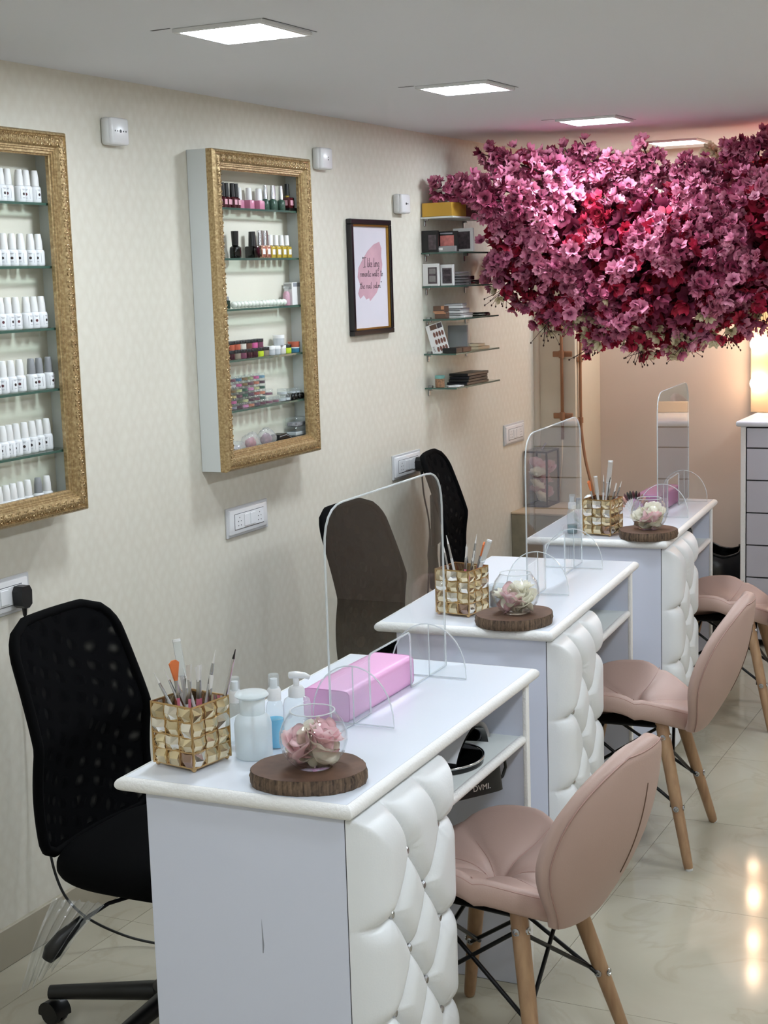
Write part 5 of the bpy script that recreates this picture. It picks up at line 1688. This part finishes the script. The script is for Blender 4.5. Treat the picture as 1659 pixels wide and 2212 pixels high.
carton('lash_case', 'long silver case lying before the coral pink palette', 'case', (0.098, 5.412, ZS[1] + e), (0.076, 0.016, 0.022), 'silver_card', 2, [('white_card', .04, .30, .3, .7)])
carton('makeup_palette', 'white palette with dark round window next to the coral pink palette', 'palette', (0.118, 5.53, ZS[1] + e), (0.09, 0.012, 0.090), 'white_card', -8, [('dark_print', .25, .86, .12, .86)])
carton('lash_box', 'white box with silver window against the wall on the third glass shelf', 'box', (0.034, 5.400, ZS[2] + e), (0.064, 0.020, 0.085), 'white_card', 4, [('dark_print', .34, .92, .1, .84), ('silver_cap', .42, .84, .18, .46), ('silver_cap', .42, .84, .54, .78)])
carton('lash_box', 'white box with silver window beside clear cases on the third glass shelf', 'box', (0.088, 5.432, ZS[2] + e), (0.052, 0.018, 0.080), 'white_card', 4, [('dark_print', .16, .90, .1, .84), ('silver_cap', .25, .80, .18, .46), ('silver_cap', .25, .80, .54, .78)])
for k in range(5):
    t = thing('clear_case', 'flat clear case in the stack on the third glass shelf', 'case', (0.090, 5.505, ZS[2] + e + 0.0108 * k), R(2 * (k % 3) - 2), 'flat clear cases on the third glass shelf')
    G().box(-0.042, 0.042, -0.055, 0.055, 0, 0.0105, 0.001, 1).obj('case', 'pvc', t)
    G().box(-0.036, 0.036, -0.048, 0.048, 0.002, 0.006).obj('strip', 'smoke_plastic', t)
t = thing('makeup_brush', 'black makeup brush with silver band lying on the third glass shelf', 'brush', (0.120, 5.60, ZS[2] + 0.007), R(8))
G().tube([(0, -0.03, 0), (0, 0.03, 0)], [0.004, 0.005], 8).obj('handle', 'silver_cap', t)
G().tube([(0, 0.03, 0), (0, 0.05, 0), (0, 0.075, 0)], [0.005, 0.0065, 0.004], 8).obj('bristles', 'cap_black', t)
carton('makeup_palette', 'flat black palette lying behind the makeup brush on the third glass shelf', 'palette', (0.062, 5.64, ZS[2] + e), (0.09, 0.13, 0.018), 'black_plastic', 0)
carton('makeup_palette', 'small black palette on top of the flat black palette on the third glass shelf', 'palette', (0.062, 5.62, ZS[2] + 0.019), (0.08, 0.11, 0.016), 'black_gloss', 3)
carton('makeup_box', 'dark brown box with tan stripe under another brown box on a glass shelf', 'box', (0.066, 5.42, ZS[3] + e), (0.046, 0.040, 0.024), 'brown_card', 3, [('tan_card', 0, 1, .78, 1.0)])
carton('makeup_box', 'dark brown box with tan corner on top of the other brown box', 'box', (0.062, 5.42, ZS[3] + 0.0252), (0.048, 0.040, 0.024), 'brown_card', -3, [('tan_card', .72, .98, .45, 1.0), ('tan_card', 0, 1, .0, .18)])
for k, (x, y, w_, l_, rz) in enumerate(((.090, 5.53, .080, .10, 4), (.088, 5.525, .078, .098, -6), (.085, 5.52, .078, .09, 8), (.084, 5.52, .074, .09, -2), (.082, 5.515, .074, .085, 14), (.084, 5.515, .070, .085, 10))):
    t = thing('compact_case', 'pale grey square compact in the untidy pile on the fourth glass shelf', 'compact', (x, y, ZS[3] + e + 0.0093 * k), R(rz), 'pale compacts on the fourth glass shelf')
    G().box(-w_ / 2, w_ / 2, -l_ / 2, l_ / 2, 0.0, 0.009, 0.0015, 1).obj('lid', 'silver_card' if k % 2 else 'white_card', t)
    G().box(-w_ / 2 - .0004, w_ / 2 + .0004, -l_ / 2 - .0004, l_ / 2 + .0004, 0.003, 0.0045).obj('rim', 'white_card', t)
t = thing('compact_case', 'black round compact at the far end of the fourth glass shelf', 'compact', (0.095, 5.735, ZS[3] + e))
G().lathe([(0, 0), (0.040, 0), (0.042, .003), (0.042, .010), (0.038, .014), (0, .0145)], 28).obj('case', 'black_gloss', t)
G().lathe([(0.0424, .0055), (0.0424, .0075)], 28).obj('rim', 'silver_cap', t)
# leaning shade card
t = thing('shade_card', 'white shade card with rows of brown ovals leaning on the fifth glass shelf', 'card', (0.068, 5.405, ZS[4] + 0.0012), R(0))
t.rotation_euler = (R(-4), R(-17), R(6))
G().box(-0.034, 0.034, -0.002, 0.002, 0, 0.118).obj('card', 'white_card', t)
G().box(-0.018, 0.010, -0.0026, -0.0015, 0.096, 0.115).obj('photo', 'brown_card', t)
G().box(0.012, 0.032, -0.0026, -0.0015, 0.096, 0.115).obj('photo', 'dark_print', t)
pm('shade_brown', '#6E463C', 0.4)
ov = G().prism([(0.0048 * math.cos(R(k)), 0.0105 * math.sin(R(k))) for k in range(0, 360, 24)], 'y', -0.0028, -0.0015).mesh('shade_oval', 'shade_brown', 0)
for r_ in range(3):
    for c in range(4):
        link('shade_oval', ov, t, (-0.008 + 0.0115 * c, 0, 0.018 + 0.029 * r_))
tx = link('lettering', text_mesh('LAVI', 0.011, 'polish_maroon', 0.0003), t)
tx.matrix_local = Matrix.Translation((-0.021, -0.0024, 0.012)) @ Matrix(((0, -1, 0, 0), (0, 0, -1, 0), (1, 0, 0, 0), (0, 0, 0, 1)))
carton('makeup_palette', 'flat black box before the shade card on the fifth glass shelf', 'palette', (0.104, 5.425, ZS[4] + e), (0.058, 0.06, 0.020), 'black_plastic', 0)
carton('makeup_palette', 'flat brown-black box beside the other black box on the fifth glass shelf', 'palette', (0.106, 5.505, ZS[4] + e), (0.055, 0.08, 0.019), 'brown_card', 0)
t = thing('acetate_box', 'tall see-through mauve box standing on the fifth glass shelf', 'box', (0.055, 5.60, ZS[4] + e), R(4))
G().box(-0.045, 0.045, -0.012, 0.012, 0, 0.112, 0.001, 1).obj('box', 'pvc', t)
G().box(-0.040, 0.040, -0.008, 0.008, 0.004, 0.100).obj('insert', 'smoke_plastic', t)
carton('makeup_box', 'cream slim box at the bottom of the pile on the fifth glass shelf', 'box', (0.100, 5.70, ZS[4] + e), (0.05, 0.12, 0.012), 'cream_card', 0)
carton('makeup_box', 'cream slim box on top of the pile on the fifth glass shelf', 'box', (0.098, 5.68, ZS[4] + 0.0132), (0.048, 0.085, 0.011), 'cream_card', 4)
carton('makeup_box', 'small violet printed box behind the cream boxes on the fifth glass shelf', 'box', (0.045, 5.69, ZS[4] + e), (0.05, 0.07, 0.024), 'sw_lilac' if 'sw_lilac' in M else 'smoke_plastic', 0)
t = thing('powder_tub', 'brown spotted tub with a teal lid on the lowest glass shelf', 'tub', (0.052, 5.415, ZS[5] + e))
pm('tub_spot', '#8E6A4E', 0.5, noise=(180, 0.5))
G().lathe([(0, 0), (0.0165, 0), (0.0185, .002), (0.0185, .034), (0, .034)], 22).obj('pot', 'tub_spot', t)
G().lathe([(0, .034), (0.0195, .034), (0.0195, .044), (0.018, .046), (0, .046)], 22).obj('lid', 'teal', t)
for k in range(4):
    carton('makeup_palette', 'large flat black palette in the pile on the lowest glass shelf', 'palette', (0.085, 5.62 + .004 * k, ZS[5] + e + 0.0113 * k), (0.088 - .002 * k, 0.21 - .01 * (k % 2), 0.011), 'black_plastic' if k % 2 else 'gunmetal', 2 * (k % 3) - 2, group='black palettes on the lowest glass shelf')
for k, (x, y, rz) in enumerate(((0.105, 5.435, 12), (0.090, 5.475, -20))):
    t = thing('sachet', 'thin white sachet lying on the lowest glass shelf', 'sachet', (x, y, ZS[5] + e), R(rz), 'white sachets on the lowest glass shelf')
    G().box(-0.022, 0.022, -0.03, 0.03, 0, 0.003, 0.001, 1).obj('sachet', 'white_card', t)
    G().box(-0.022, 0.022, -0.032, -0.028, 0.0005, 0.0025).obj('seal', 'silver_card', t)

# ================================================================== FAR CORNER
def lantern():
    t = thing('glass_lantern', 'tall glass lantern box with bronze edges and silk flowers on the concrete ledge', 'lantern', (0.062, 6.525, 0.6065))
    X, Y, H = 0.052, 0.078, 0.255
    for sx in (-1, 1):
        for sy in (-1, 1):
            G().box(sx * X - .004, sx * X + .004, sy * Y - .004, sy * Y + .004, 0, H, 0.001, 1).obj('post', 'dark_bronze', t)
    for z in (0.004, H - .004):
        for sx in (-1, 1): G().box(sx * X - .004, sx * X + .004, -Y, Y, z - .004, z + .004).obj('rail', 'dark_bronze', t)
        for sy in (-1, 1): G().box(-X, X, sy * Y - .004, sy * Y + .004, z - .004, z + .004).obj('rail', 'dark_bronze', t)
    for sx in (-1, 1): G().box(sx * X - .001, sx * X + .001, -Y + .004, Y - .004, .008, H - .008).obj('pane', 'lantern_glass', t)
    for sy in (-1, 1): G().box(-X + .004, X - .004, sy * Y - .001, sy * Y + .001, .008, H - .008).obj('pane', 'lantern_glass', t)
    G().box(-X, X, -Y, Y, 0.0002, 0.004).obj('base', 'dark_bronze', t)
    G().box(-X, X, -Y, Y, H - .003, H + .002).obj('lid', 'lantern_glass', t)
    G().tube([(0.0, 0.0, H), (0.0, 0.03, H + .012), (0.0, 0.06, H + .022)], 0.004, 6).obj('lid_handle', 'smoke_plastic', t)
    rr = random.Random(9)
    for i in range(9):
        mt = 'potpourri_pink' if i % 3 else 'potpourri_cream'
        o = link('silk_rose', ROSE[mt], None, (0.062 + rr.uniform(-.022, .022), 6.525 + rr.uniform(-.045, .045), 0.6065 + 0.035 + 0.019 * i), label=('cream' if 'cream' in mt else 'pink') + ' silk rose inside the glass lantern', cat='silk flower', group='silk roses in the lantern')
        o.scale = (1.3, 1.3, 1.3)
        o.rotation_euler = (rr.uniform(-.8, .8), rr.uniform(-.8, .8), rr.uniform(0, 6))
lantern()

t = thing('wall_pipe', 'brown pipe clipped upright to the front of the pillar', 'pipe', (0.133, 6.63, 0), 0, 'brown pipes on the pillar')
G().tube([(0.0, -0.014, 0.90), (0.0, -0.014, 1.3), (0.0, -0.014, CEIL - .001)], 0.0075, 12).obj('pipe', 'brown_pipe', t, smooth=180)
G().tube([(0.0, -0.014, 0.93), (-0.004, -0.016, 0.80), (-0.02, -0.018, 0.608)], 0.0038, 8).obj('thin_tail', 'cream_card', t, smooth=180)
for z in (1.008, 1.291, 1.62, 1.95):
    c = G().box(-0.046, 0.048, -0.009, -0.0005, z - 0.013, z + 0.013, 0.004, 2).obj('clamp', 'brown_pipe', t)
    G().cyl((0, -0.014, z - .017), (0, -0.014, z + .017), 0.0125, n=16).obj('clamp_ring', 'brown_pipe', c)
t = thing('wall_pipe', 'brown pipe bending away from the side of the pillar', 'pipe', (0.193, 6.665, 0), 0, 'brown pipes on the pillar')
G().tube(smooth_path([(0.013, 0, CEIL - .001), (0.014, 0, 1.75), (0.016, 0, 1.36), (0.013, 0, 1.27), (0.013, 0, 1.0), (0.020, -0.01, 0.92), (0.040, -0.02, 0.80), (0.07, -0.03, 0.69), (0.085, -0.03, 0.612)]), 0.0068, 10).obj('pipe', 'brown_pipe', t, smooth=180)
for z in (0.985, 1.265, 1.62):
    c = G().box(0.0003, 0.009, -0.02, 0.02, z - 0.011, z + 0.011, 0.003, 2).obj('clamp', 'brown_pipe', t)
    G().cyl((0.0135, 0, z - .013), (0.0135, 0, z + .013), 0.0108, n=16).obj('clamp_ring', 'brown_pipe', c)

def chest():
    x0, y0, y1 = 0.965, 6.565, 6.995
    W = 0.62
    t = thing('drawer_chest', 'white drawer chest with dark joints against the far wall', 'drawer chest', (x0, y0, 0))
    D_ = y1 - y0
    G().box(-0.02, W + 0.02, -0.02, D_, 0.976, 1.001, 0.010, 3).obj('top', 'white_top', t)
    G().box(0.0, 0.020, 0.004, D_, 0.0, 0.976, 0.001, 1).obj('side_panel', 'white_laminate', t)
    G().box(W - 0.02, W, 0.004, D_, 0.0, 0.976, 0.001, 1).obj('side_panel', 'white_laminate', t)
    G().box(0.0, 0.021, -0.004, 0.006, 0.0, 0.976, 0.002, 1).obj('edge_strip', 'white_beading', t)
    G().box(0.022, W - 0.022, 0.006, D_, 0.03, 0.972).obj('carcass', 'dark_gap', t)
    zs = [0.032, 0.170, 0.312, 0.455, 0.598, 0.741, 0.882, 0.972]
    for a, b in zip(zs[:-1], zs[1:]):
        d = G().box(0.026, W - 0.026, 0.0, 0.018, a + 0.003, b - 0.003, 0.0015, 1).obj('drawer', 'chest_front', t)
        G().box(W / 2 - 0.06, W / 2 + 0.06, -0.012, -0.0005, (a + b) / 2 - .004, (a + b) / 2 + .004, 0.002, 1).obj('handle', 'steel', d)
    # mirror board standing on the chest, with bulbs down its sides
    m = thing('vanity_mirror', 'lit vanity mirror with round warm bulbs standing on the drawer chest', 'mirror', (0.922, 6.945, 1.0015))
    Wm, Hm = 0.66, 0.80
    bd = 0.115
    G().box(0, bd, 0, 0.03, 0, Hm, 0.003, 1).obj('frame_board', 'vanity_board', m)
    G().box(Wm - bd, Wm, 0, 0.03, 0, Hm, 0.003, 1).obj('frame_board', 'vanity_board', m)
    G().box(bd, Wm - bd, 0, 0.03, Hm - bd, Hm, 0.003, 1).obj('frame_board', 'vanity_board', m)
    G().box(bd, Wm - bd, 0, 0.03, 0, 0.05, 0.003, 1).obj('frame_board', 'vanity_board', m)
    G().box(bd - .002, Wm - bd + .002, 0.010, 0.028, 0.048, Hm - bd + .002).obj('mirror_glass', 'mirror', m)
    for sx in (0.036, Wm - 0.036):
        for z in (0.136, 0.312, 0.532, 0.70):
            s_ = G().lathe([(0, 0), (0.017, 0), (0.015, 0.012), (0, 0.012)], 16, mat=Matrix.Translation((sx, 0.0, z)) @ Matrix.Rotation(PI / 2, 4, 'X')).obj('bulb_socket', 'socket_brass', m)
            G().ball((sx, -0.041, z), 0.030, 20, 14).obj('bulb', 'bulb_light', s_, smooth=180)
chest()

# black bin bag on the floor beside the chest
t = thing('bin_bag', 'black plastic bin bag on the floor between desk and drawer chest', 'bin bag', (0.79, 6.80, 0))
def bb_(u, v):
    a = 2 * PI * u
    r_ = 0.145 * (1 - 0.10 * math.cos(PI * v)) * (1 + 0.05 * math.sin(5 * a + 3 * v) + 0.03 * math.sin(11 * a))
    if v > 0.9: r_ *= 1 - (v - 0.9) * 2.0
    return (r_ * math.cos(a), r_ * math.sin(a), 0.385 * v + 0.018 * v * math.sin(3 * a + 1))
g = G().grid(bb_, 48, 18, closeu=True)
g._add([bb_(k / 48, 0) for k in range(48)], [tuple(range(48))])
g.obj('bag', 'black_bag', t, smooth=180)
G().lathe([(0, 0.002), (0.118, 0.002), (0.125, 0.28), (0, 0.28)], 24).obj('bin', 'black_plastic', t)
G().tube([tuple(Vector(bb_(k / 48, 1.0)) + Vector((0, 0, .002))) for k in range(48)], 0.006, 6, closed=True).obj('rolled_rim', 'black_bag', t, smooth=180)
# ================================================================== HANGING BLOSSOM
def blossom_np(seed, n_pet=5, size=0.0285):
    """verts, faces, tip values of one silk blossom opening along +z"""
    rr = random.Random(seed)
    V, F, T = [(0, 0, 0)], [], [0.0]
    base = rr.uniform(0.35, 0.95)
    for k in range(n_pet):
        a = 2 * PI * k / n_pet + rr.uniform(-.2, .2)
        cup = base + rr.uniform(-.25, .25)
        curl = rr.uniform(-0.9, 0.5)
        ln = size * rr.uniform(0.85, 1.12)
        wd = size * rr.uniform(0.80, 1.05)
        ph = rr.uniform(0, 6.28)
        b = len(V)
        ca, sa = math.cos(a), math.sin(a)
        rad = h = 0.0
        ang = cup * 1.25
        for i in range(1, 5):
            v = i / 4
            rad += ln / 4 * math.cos(ang); h += ln / 4 * math.sin(ang)
            ang += (curl - 0.35 * cup) / 4
            w_ = wd * 0.5 * (0.50, 0.92, 1.05, 0.66)[i - 1]
            for j in range(4):
                u = (j - 1.5) / 1.5
                r_ = rad - (0.10 * ln * (1 - abs(u)) if i == 4 else 0)
                hh = h + 0.20 * size * u * u * v + 0.07 * size * math.sin(4 * u + ph) * v + rr.uniform(-.03, .03) * size
                y = u * w_
                V.append((r_ * ca - y * sa, r_ * sa + y * ca, hh))
                T.append(v)
        for j in range(3):
            F.append((0, b + j, b + j + 1))
        for i in range(3):
            for j in range(3):
                q = b + i * 4 + j
                F.append((q, q + 1, q + 5, q + 4))
    return V, F, T

def set_tip(me, T):
    at = me.attributes.new('tip', 'FLOAT', 'POINT')
    at.data.foreach_set('value', T)

BLO = [blossom_np(100 + i, 5 if i % 3 else 6) for i in range(7)]
BMATS = ['petal_pink', 'petal_deep', 'petal_red', 'petal_cream']
bl_mesh = {}
for i, (V, F, T) in enumerate(BLO):
    for mname in BMATS:
        me = bpy.data.meshes.new('blossom')
        me.from_pydata(V, [], F)
        me.materials.append(M[mname])
        for p_ in me.polygons: p_.use_smooth = True
        set_tip(me, T)
        bl_mesh[(i, mname)] = me

def canopy():
    rr = random.Random(21)
    root = thing('hanging_blossom', 'large hanging canopy of pink, red and cream silk cherry blossom below the ceiling', 'silk flowers', (0.76, 5.95, CEIL))
    off = Vector((-0.76, -5.95, -CEIL))
    SH = Vector((-0.042, 0.15, 0))
    ell = [((0.758, 5.95, 1.71), (0.61, 0.42, 0.305)), ((1.24, 6.00, 1.80), (0.47, 0.40, 0.265)), ((0.378, 5.83, 1.79), (0.30, 0.30, 0.20)), ((0.758, 6.00, 1.575), (0.43, 0.32, 0.205)), ((0.27, 5.62, 1.955), (0.22, 0.20, 0.085)), ((0.36, 5.72, 2.02), (0.17, 0.16, 0.085))]
    def inside(p_, s_=1.0):
        for c, r_ in ell:
            if sum(((p_[i] - c[i]) / (r_[i] * s_)) ** 2 for i in range(3)) < 1: return True
        return False
    items = []   # (pos, normal, mat, scale)
    cam = Vector((2.441, 0, 1.66))
    def colour(p_, depth):
        x, y, z = p_
        q = rr.random()
        # cream tufts along the underside, red in a band above them and in a few pockets
        x += 0.042
        low = 1.50 + 0.12 * ((x - 0.80) / 0.6) ** 2
        if z < low - 0.02 and 0.40 < x < 1.12:
            return 'petal_cream' if q < 0.34 else ('petal_red' if q < 0.62 else 'petal_pink')
        if z < low + 0.06:
            return 'petal_red' if q < 0.34 else ('petal_deep' if q < 0.46 else ('petal_pink' if q < 0.97 else 'petal_cream'))
        if x < 0.42 and z < 1.76:
            return 'petal_red' if q < 0.5 else ('petal_deep' if q < 0.75 else 'petal_pink')
        if math.hypot(x - 0.66, z - 1.80) < 0.10:
            return 'petal_red' if q < 0.75 else 'petal_pink'
        if x > 1.05:
            return 'petal_deep' if q < 0.34 else ('petal_red' if q < 0.40 else 'petal_pink')
        return 'petal_deep' if q < 0.17 else ('petal_red' if q < 0.20 else 'petal_pink')
    # body: clusters of blossom on the shell of the union of ellipsoids
    tries = 0
    while len(items) < 3100 and tries < 60000:
        tries += 1
        c, r_ = ell[rr.choices(range(6), (5, 3, 1.4, 2.2, 0.9, 0.35))[0]]
        d = Vector((rr.gauss(0, 1), rr.gauss(0, 1), rr.gauss(0, 1))).normalized()
        s_ = rr.uniform(0.84, 1.12)
        p0 = Vector(c) + Vector((d.x * r_[0], d.y * r_[1], d.z * r_[2])) * s_
        if inside(p0, 0.84): continue
        nrm0 = Vector((d.x / r_[0], d.y / r_[1], d.z / r_[2])).normalized()
        # fewer on the side turned to the far wall
        if nrm0.y > 0.55 and rr.random() < 0.72: continue
        cc = colour(p0, s_)
        tw_ = Vector((rr.gauss(0, 1), rr.gauss(0, .6), rr.gauss(-.3, 1))).normalized()
        for k in range(rr.randint(5, 9)):
            p_ = p0 + tw_ * rr.uniform(-0.055, 0.055) + Vector((rr.gauss(0, .014), rr.gauss(0, .014), rr.gauss(0, .014)))
            if p_.z > 2.15 or p_.x < 0.03 or (p_.x < 0.165 and 5.34 < p_.y < 5.88 and p_.z < 1.965): continue
            n_ = (nrm0 * 0.8 + Vector((rr.gauss(0, .65), rr.gauss(0, .65), rr.gauss(0, .65)))).normalized()
            items.append((p_, n_, cc if rr.random() < (0.45 if cc == 'petal_cream' else 0.8) else colour(p_, s_), rr.uniform(0.78, 1.25)))
    # dense dark red core so that no daylight shows through
    for k in range(900):
        c, r_ = ell[rr.choices(range(4), (5, 3, 1.2, 1.8))[0]]
        d = Vector((rr.gauss(0, 1), rr.gauss(0, 1), rr.gauss(0, 1))).normalized()
        p_ = Vector(c) + Vector((d.x * r_[0], d.y * r_[1], d.z * r_[2])) * rr.uniform(0.55, 0.82)
        if p_.x < 0.165 and 5.34 < p_.y < 5.88: continue
        items.append((p_, (d + Vector((rr.gauss(0, .6), rr.gauss(0, .6), rr.gauss(0, .6)))).normalized(), 'petal_deep' if rr.random() < .6 else 'petal_red', rr.uniform(1.2, 1.8)))
    for k in range(700):
        c, r_ = ell[rr.choices(range(4), (6, 4, 0.6, 1.4))[0]]
        d = Vector((rr.gauss(0, 1), rr.gauss(0, 1), rr.gauss(0, 1))).normalized()
        p_ = Vector(c) + Vector((d.x * r_[0], d.y * r_[1], d.z * r_[2])) * rr.uniform(0.15, 0.72)
        if p_.x < 0.165 and 5.34 < p_.y < 5.88: continue
        items.append((p_, (Vector((0, -1, 0)) + Vector((rr.gauss(0, .7), rr.gauss(0, .7), rr.gauss(0, .7)))).normalized(), 'petal_deep' if rr.random() < .7 else 'petal_red', rr.uniform(1.5, 2.1)))
    # sprays: woody twigs that carry blossom out of the mass
    sprays = [
        [(0.45, 5.66, 1.93), (0.26, 5.52, 1.985), (0.14, 5.42, 2.000), (0.065, 5.36, 1.990)],
        [(0.50, 5.66, 1.90), (0.27, 5.50, 1.94), (0.20, 5.42, 1.95)],
        [(0.55, 5.66, 1.98), (0.36, 5.58, 2.07), (0.20, 5.50, 2.125)],
        [(0.52, 5.62, 1.95), (0.33, 5.58, 2.01), (0.26, 5.55, 2.055)],
        [(0.66, 5.72, 2.00), (0.60, 5.68, 2.08), (0.565, 5.60, 2.170)],
        [(0.62, 5.72, 1.98), (0.53, 5.68, 2.06), (0.495, 5.62, 2.14)],
        [(0.82, 5.74, 2.00), (0.775, 5.70, 2.04), (0.735, 5.64, 2.08)],
        [(0.86, 5.76, 1.98), (0.82, 5.70, 2.06), (0.795, 5.64, 2.145)],
        [(1.00, 5.78, 1.96), (1.00, 5.78, 2.02), (1.02, 5.78, 2.045)],
        [(1.10, 5.80, 2.02), (1.12, 5.80, 2.09), (1.11, 5.80, 2.125)],
        [(1.20, 5.80, 2.04), (1.215, 5.78, 2.10), (1.235, 5.76, 2.145)],
        [(1.35, 5.80, 2.02), (1.38, 5.80, 2.09), (1.36, 5.80, 2.14)],
        [(0.70, 5.70, 1.98), (0.68, 5.66, 2.04), (0.685, 5.60, 2.09)],
        [(0.48, 5.66, 2.00), (0.44, 5.64, 2.07), (0.40, 5.62, 2.10)],
        [(0.95, 5.76, 1.99), (0.94, 5.72, 2.02), (0.955, 5.68, 2.05)],
        [(0.42, 5.55, 1.76), (0.30, 5.50, 1.74), (0.24, 5.48, 1.70)],
        [(0.36, 5.60, 1.68), (0.27, 5.58, 1.63), (0.23, 5.56, 1.58)],
        [(0.50, 5.70, 1.55), (0.42, 5.68, 1.49), (0.38, 5.67, 1.44)],
        [(0.62, 5.72, 1.46), (0.58, 5.71, 1.40), (0.57, 5.70, 1.36)],
        [(0.76, 5.78, 1.42), (0.75, 5.76, 1.37), (0.755, 5.76, 1.335)],
        [(0.92, 5.78, 1.43), (0.93, 5.77, 1.385), (0.925, 5.76, 1.36)],
        [(1.06, 5.82, 1.48), (1.085, 5.80, 1.43), (1.09, 5.80, 1.40)],
        [(1.18, 5.84, 1.58), (1.22, 5.82, 1.53), (1.225, 5.82, 1.50)],
        [(1.34, 5.84, 1.62), (1.36, 5.84, 1.58), (1.37, 5.84, 1.555)],
    ]
    for si, sp in enumerate(sprays):
        sp = [tuple(Vector(v) + (SH if si > 3 else SH * (0.35 if si < 2 else 0.7))) for v in sp]
        path = smooth_path(sp, 8)
        G().tube([v + off for v in path], [0.0055 - 0.004 * i / len(path) for i in range(len(path))], 6).obj('branch', 'branch', root, smooth=180)
        low = sp[-1][2] < 1.6
        cnt = 46 if not low else 9
        if si == 0: cnt = 56
        for k in range(cnt):
            f = rr.uniform(0.22, 1.0)
            b = path[min(len(path) - 1, int(f * (len(path) - 1)))]
            spread = 0.050 * (1.15 - 0.55 * f)
            d = Vector((rr.gauss(0, 1), rr.gauss(0, 1), rr.gauss(0, 1))).normalized()
            p_ = b + d * spread * rr.uniform(0.5, 1.1)
            if p_.z > 2.175 or p_.x < 0.024 or (p_.x < 0.165 and 5.34 < p_.y < 5.88 and p_.z < 1.960): continue
            mt = 'petal_pink' if rr.random() < 0.82 else 'petal_deep'
            if low: mt = rr.choices(('petal_red', 'petal_cream', 'petal_pink'), (5, 3, 1))[0] if sp[0][0] < 1.15 else rr.choices(('petal_red', 'petal_pink'), (6, 2))[0]
            items.append((p_, (d + Vector((0, -0.25, 0))).normalized(), mt, rr.uniform(0.75, 1.1)))
        if low:
            tw = G()
            for k in range(16):
                b = path[rr.randrange(len(path) // 2, len(path))]
                e_ = b + Vector((rr.gauss(0, .040), rr.gauss(0, .03), -rr.uniform(.02, .075)))
                tw.tube([b + off, (b + e_) / 2 + off + Vector((rr.gauss(0, .005), 0, 0)), e_ + off], [0.0012, 0.001, 0.001], 4)
                tw.ball(tuple(e_ + off), 0.0035, 6, 4, 1.3)
            tw.obj('twig', 'branch', root, smooth=60)
    # cream flowers catching the light at the top right
    for k in range(26):
        p_ = Vector((0.985 + rr.gauss(0, .05), 6.14 + rr.gauss(0, .04), 2.105 + rr.gauss(0, .025)))
        items.append((p_, Vector((rr.gauss(0, .5), -1, rr.gauss(0.3, .5))).normalized(), 'petal_cream', rr.uniform(0.8, 1.1)))
    # main stems
    for sp in ([(1.55, 6.10, CEIL - .002), (1.45, 6.15, 2.0), (1.2, 6.15, 1.85), (0.8, 6.1, 1.74), (0.45, 5.98, 1.78)], [(0.581, 6.6, 2.0), (0.7, 6.35, 1.86), (0.9, 6.15, 1.78), (1.1, 6.05, 1.75)]):
        path = smooth_path(sp, 8)
        G().tube([v + off for v in path], [0.016 - 0.010 * i / len(path) for i in range(len(path))], 8).obj('branch', 'branch', root, smooth=180)
    # the 300 that face the camera most openly are parts of their own, the rest is one mass per colour
    def openness(it):
        p_, n_, _, s_ = it
        v = (cam - p_)
        dist = v.length; v.normalize()
        hid = 0
        q = p_ + v * 0.10
        if inside(q, 1.0): hid = 1
        return (n_.dot(v) * 0.5 + 1.0 - 1.2 * hid) * s_ - 0.25 * dist
    items.sort(key=openness, reverse=True)
    def mtx(it):
        p_, n_, _, s_ = it
        return Matrix.Translation(p_ + off) @ n_.to_track_quat('Z', 'Y').to_matrix().to_4x4() @ Matrix.Rotation(rr.uniform(0, 6.28), 4, 'Z') @ Matrix.Scale(s_, 4)
    for i, it in enumerate(items[:300]):
        o = link('blossom', bl_mesh[(i % 7, it[2])], root)
        o.matrix_local = mtx(it)
    bulk = {m_: ([], [], []) for m_ in BMATS}
    for i, it in enumerate(items[300:]):
        V, F, T = BLO[i % 7]
        A = np.array(V + []) if False else np.array(V)
        m = np.array(mtx(it))
        A = A @ m[:3, :3].T + m[:3, 3]
        vs_, fs_, ts_ = bulk[it[2]]
        ts_.extend(T)
        b = len(vs_)
        vs_.extend(map(tuple, A.tolist()))
        fs_.extend([tuple(b + q for q in f) for f in F])
    for m_, (vs_, fs_, ts_) in bulk.items():
        me = bpy.data.meshes.new('blossom_mass')
        me.from_pydata(vs_, [], fs_)
        me.materials.append(M[m_])
        for p_ in me.polygons: p_.use_smooth = True
        set_tip(me, ts_)
        link('blossom_mass', me, root, kind='stuff')
    # ceiling hook and wire
    h = G().tube([(0.581, 6.62, CEIL), (0.581, 6.62, 2.16), (0.575, 6.60, 2.13), (0.581, 6.6, 2.0)], 0.004, 6)
    h.xf(Matrix.Translation(off)).obj('wire', 'gunmetal', root)
    return root
canopy()

# small red lamp added behind the blossom to redden the ceiling there
t = thing('added_red_lamp', 'small red pendant lamp added behind the hanging blossom for its red glow', 'lamp', (1.38, 6.22, CEIL))
G().lathe([(0, -0.0005), (0.035, -0.0005), (0.030, -0.018), (0, -0.018)], 20).obj('ceiling_rose', 'white_plastic', t)
G().tube([(0, 0, -0.018), (0, 0, -0.05)], 0.003, 6).obj('cord', 'black_cable', t)
G().ball((0, 0, -0.088), 0.045, 20, 12).obj('globe', 'added_red_lamp', t, smooth=180)
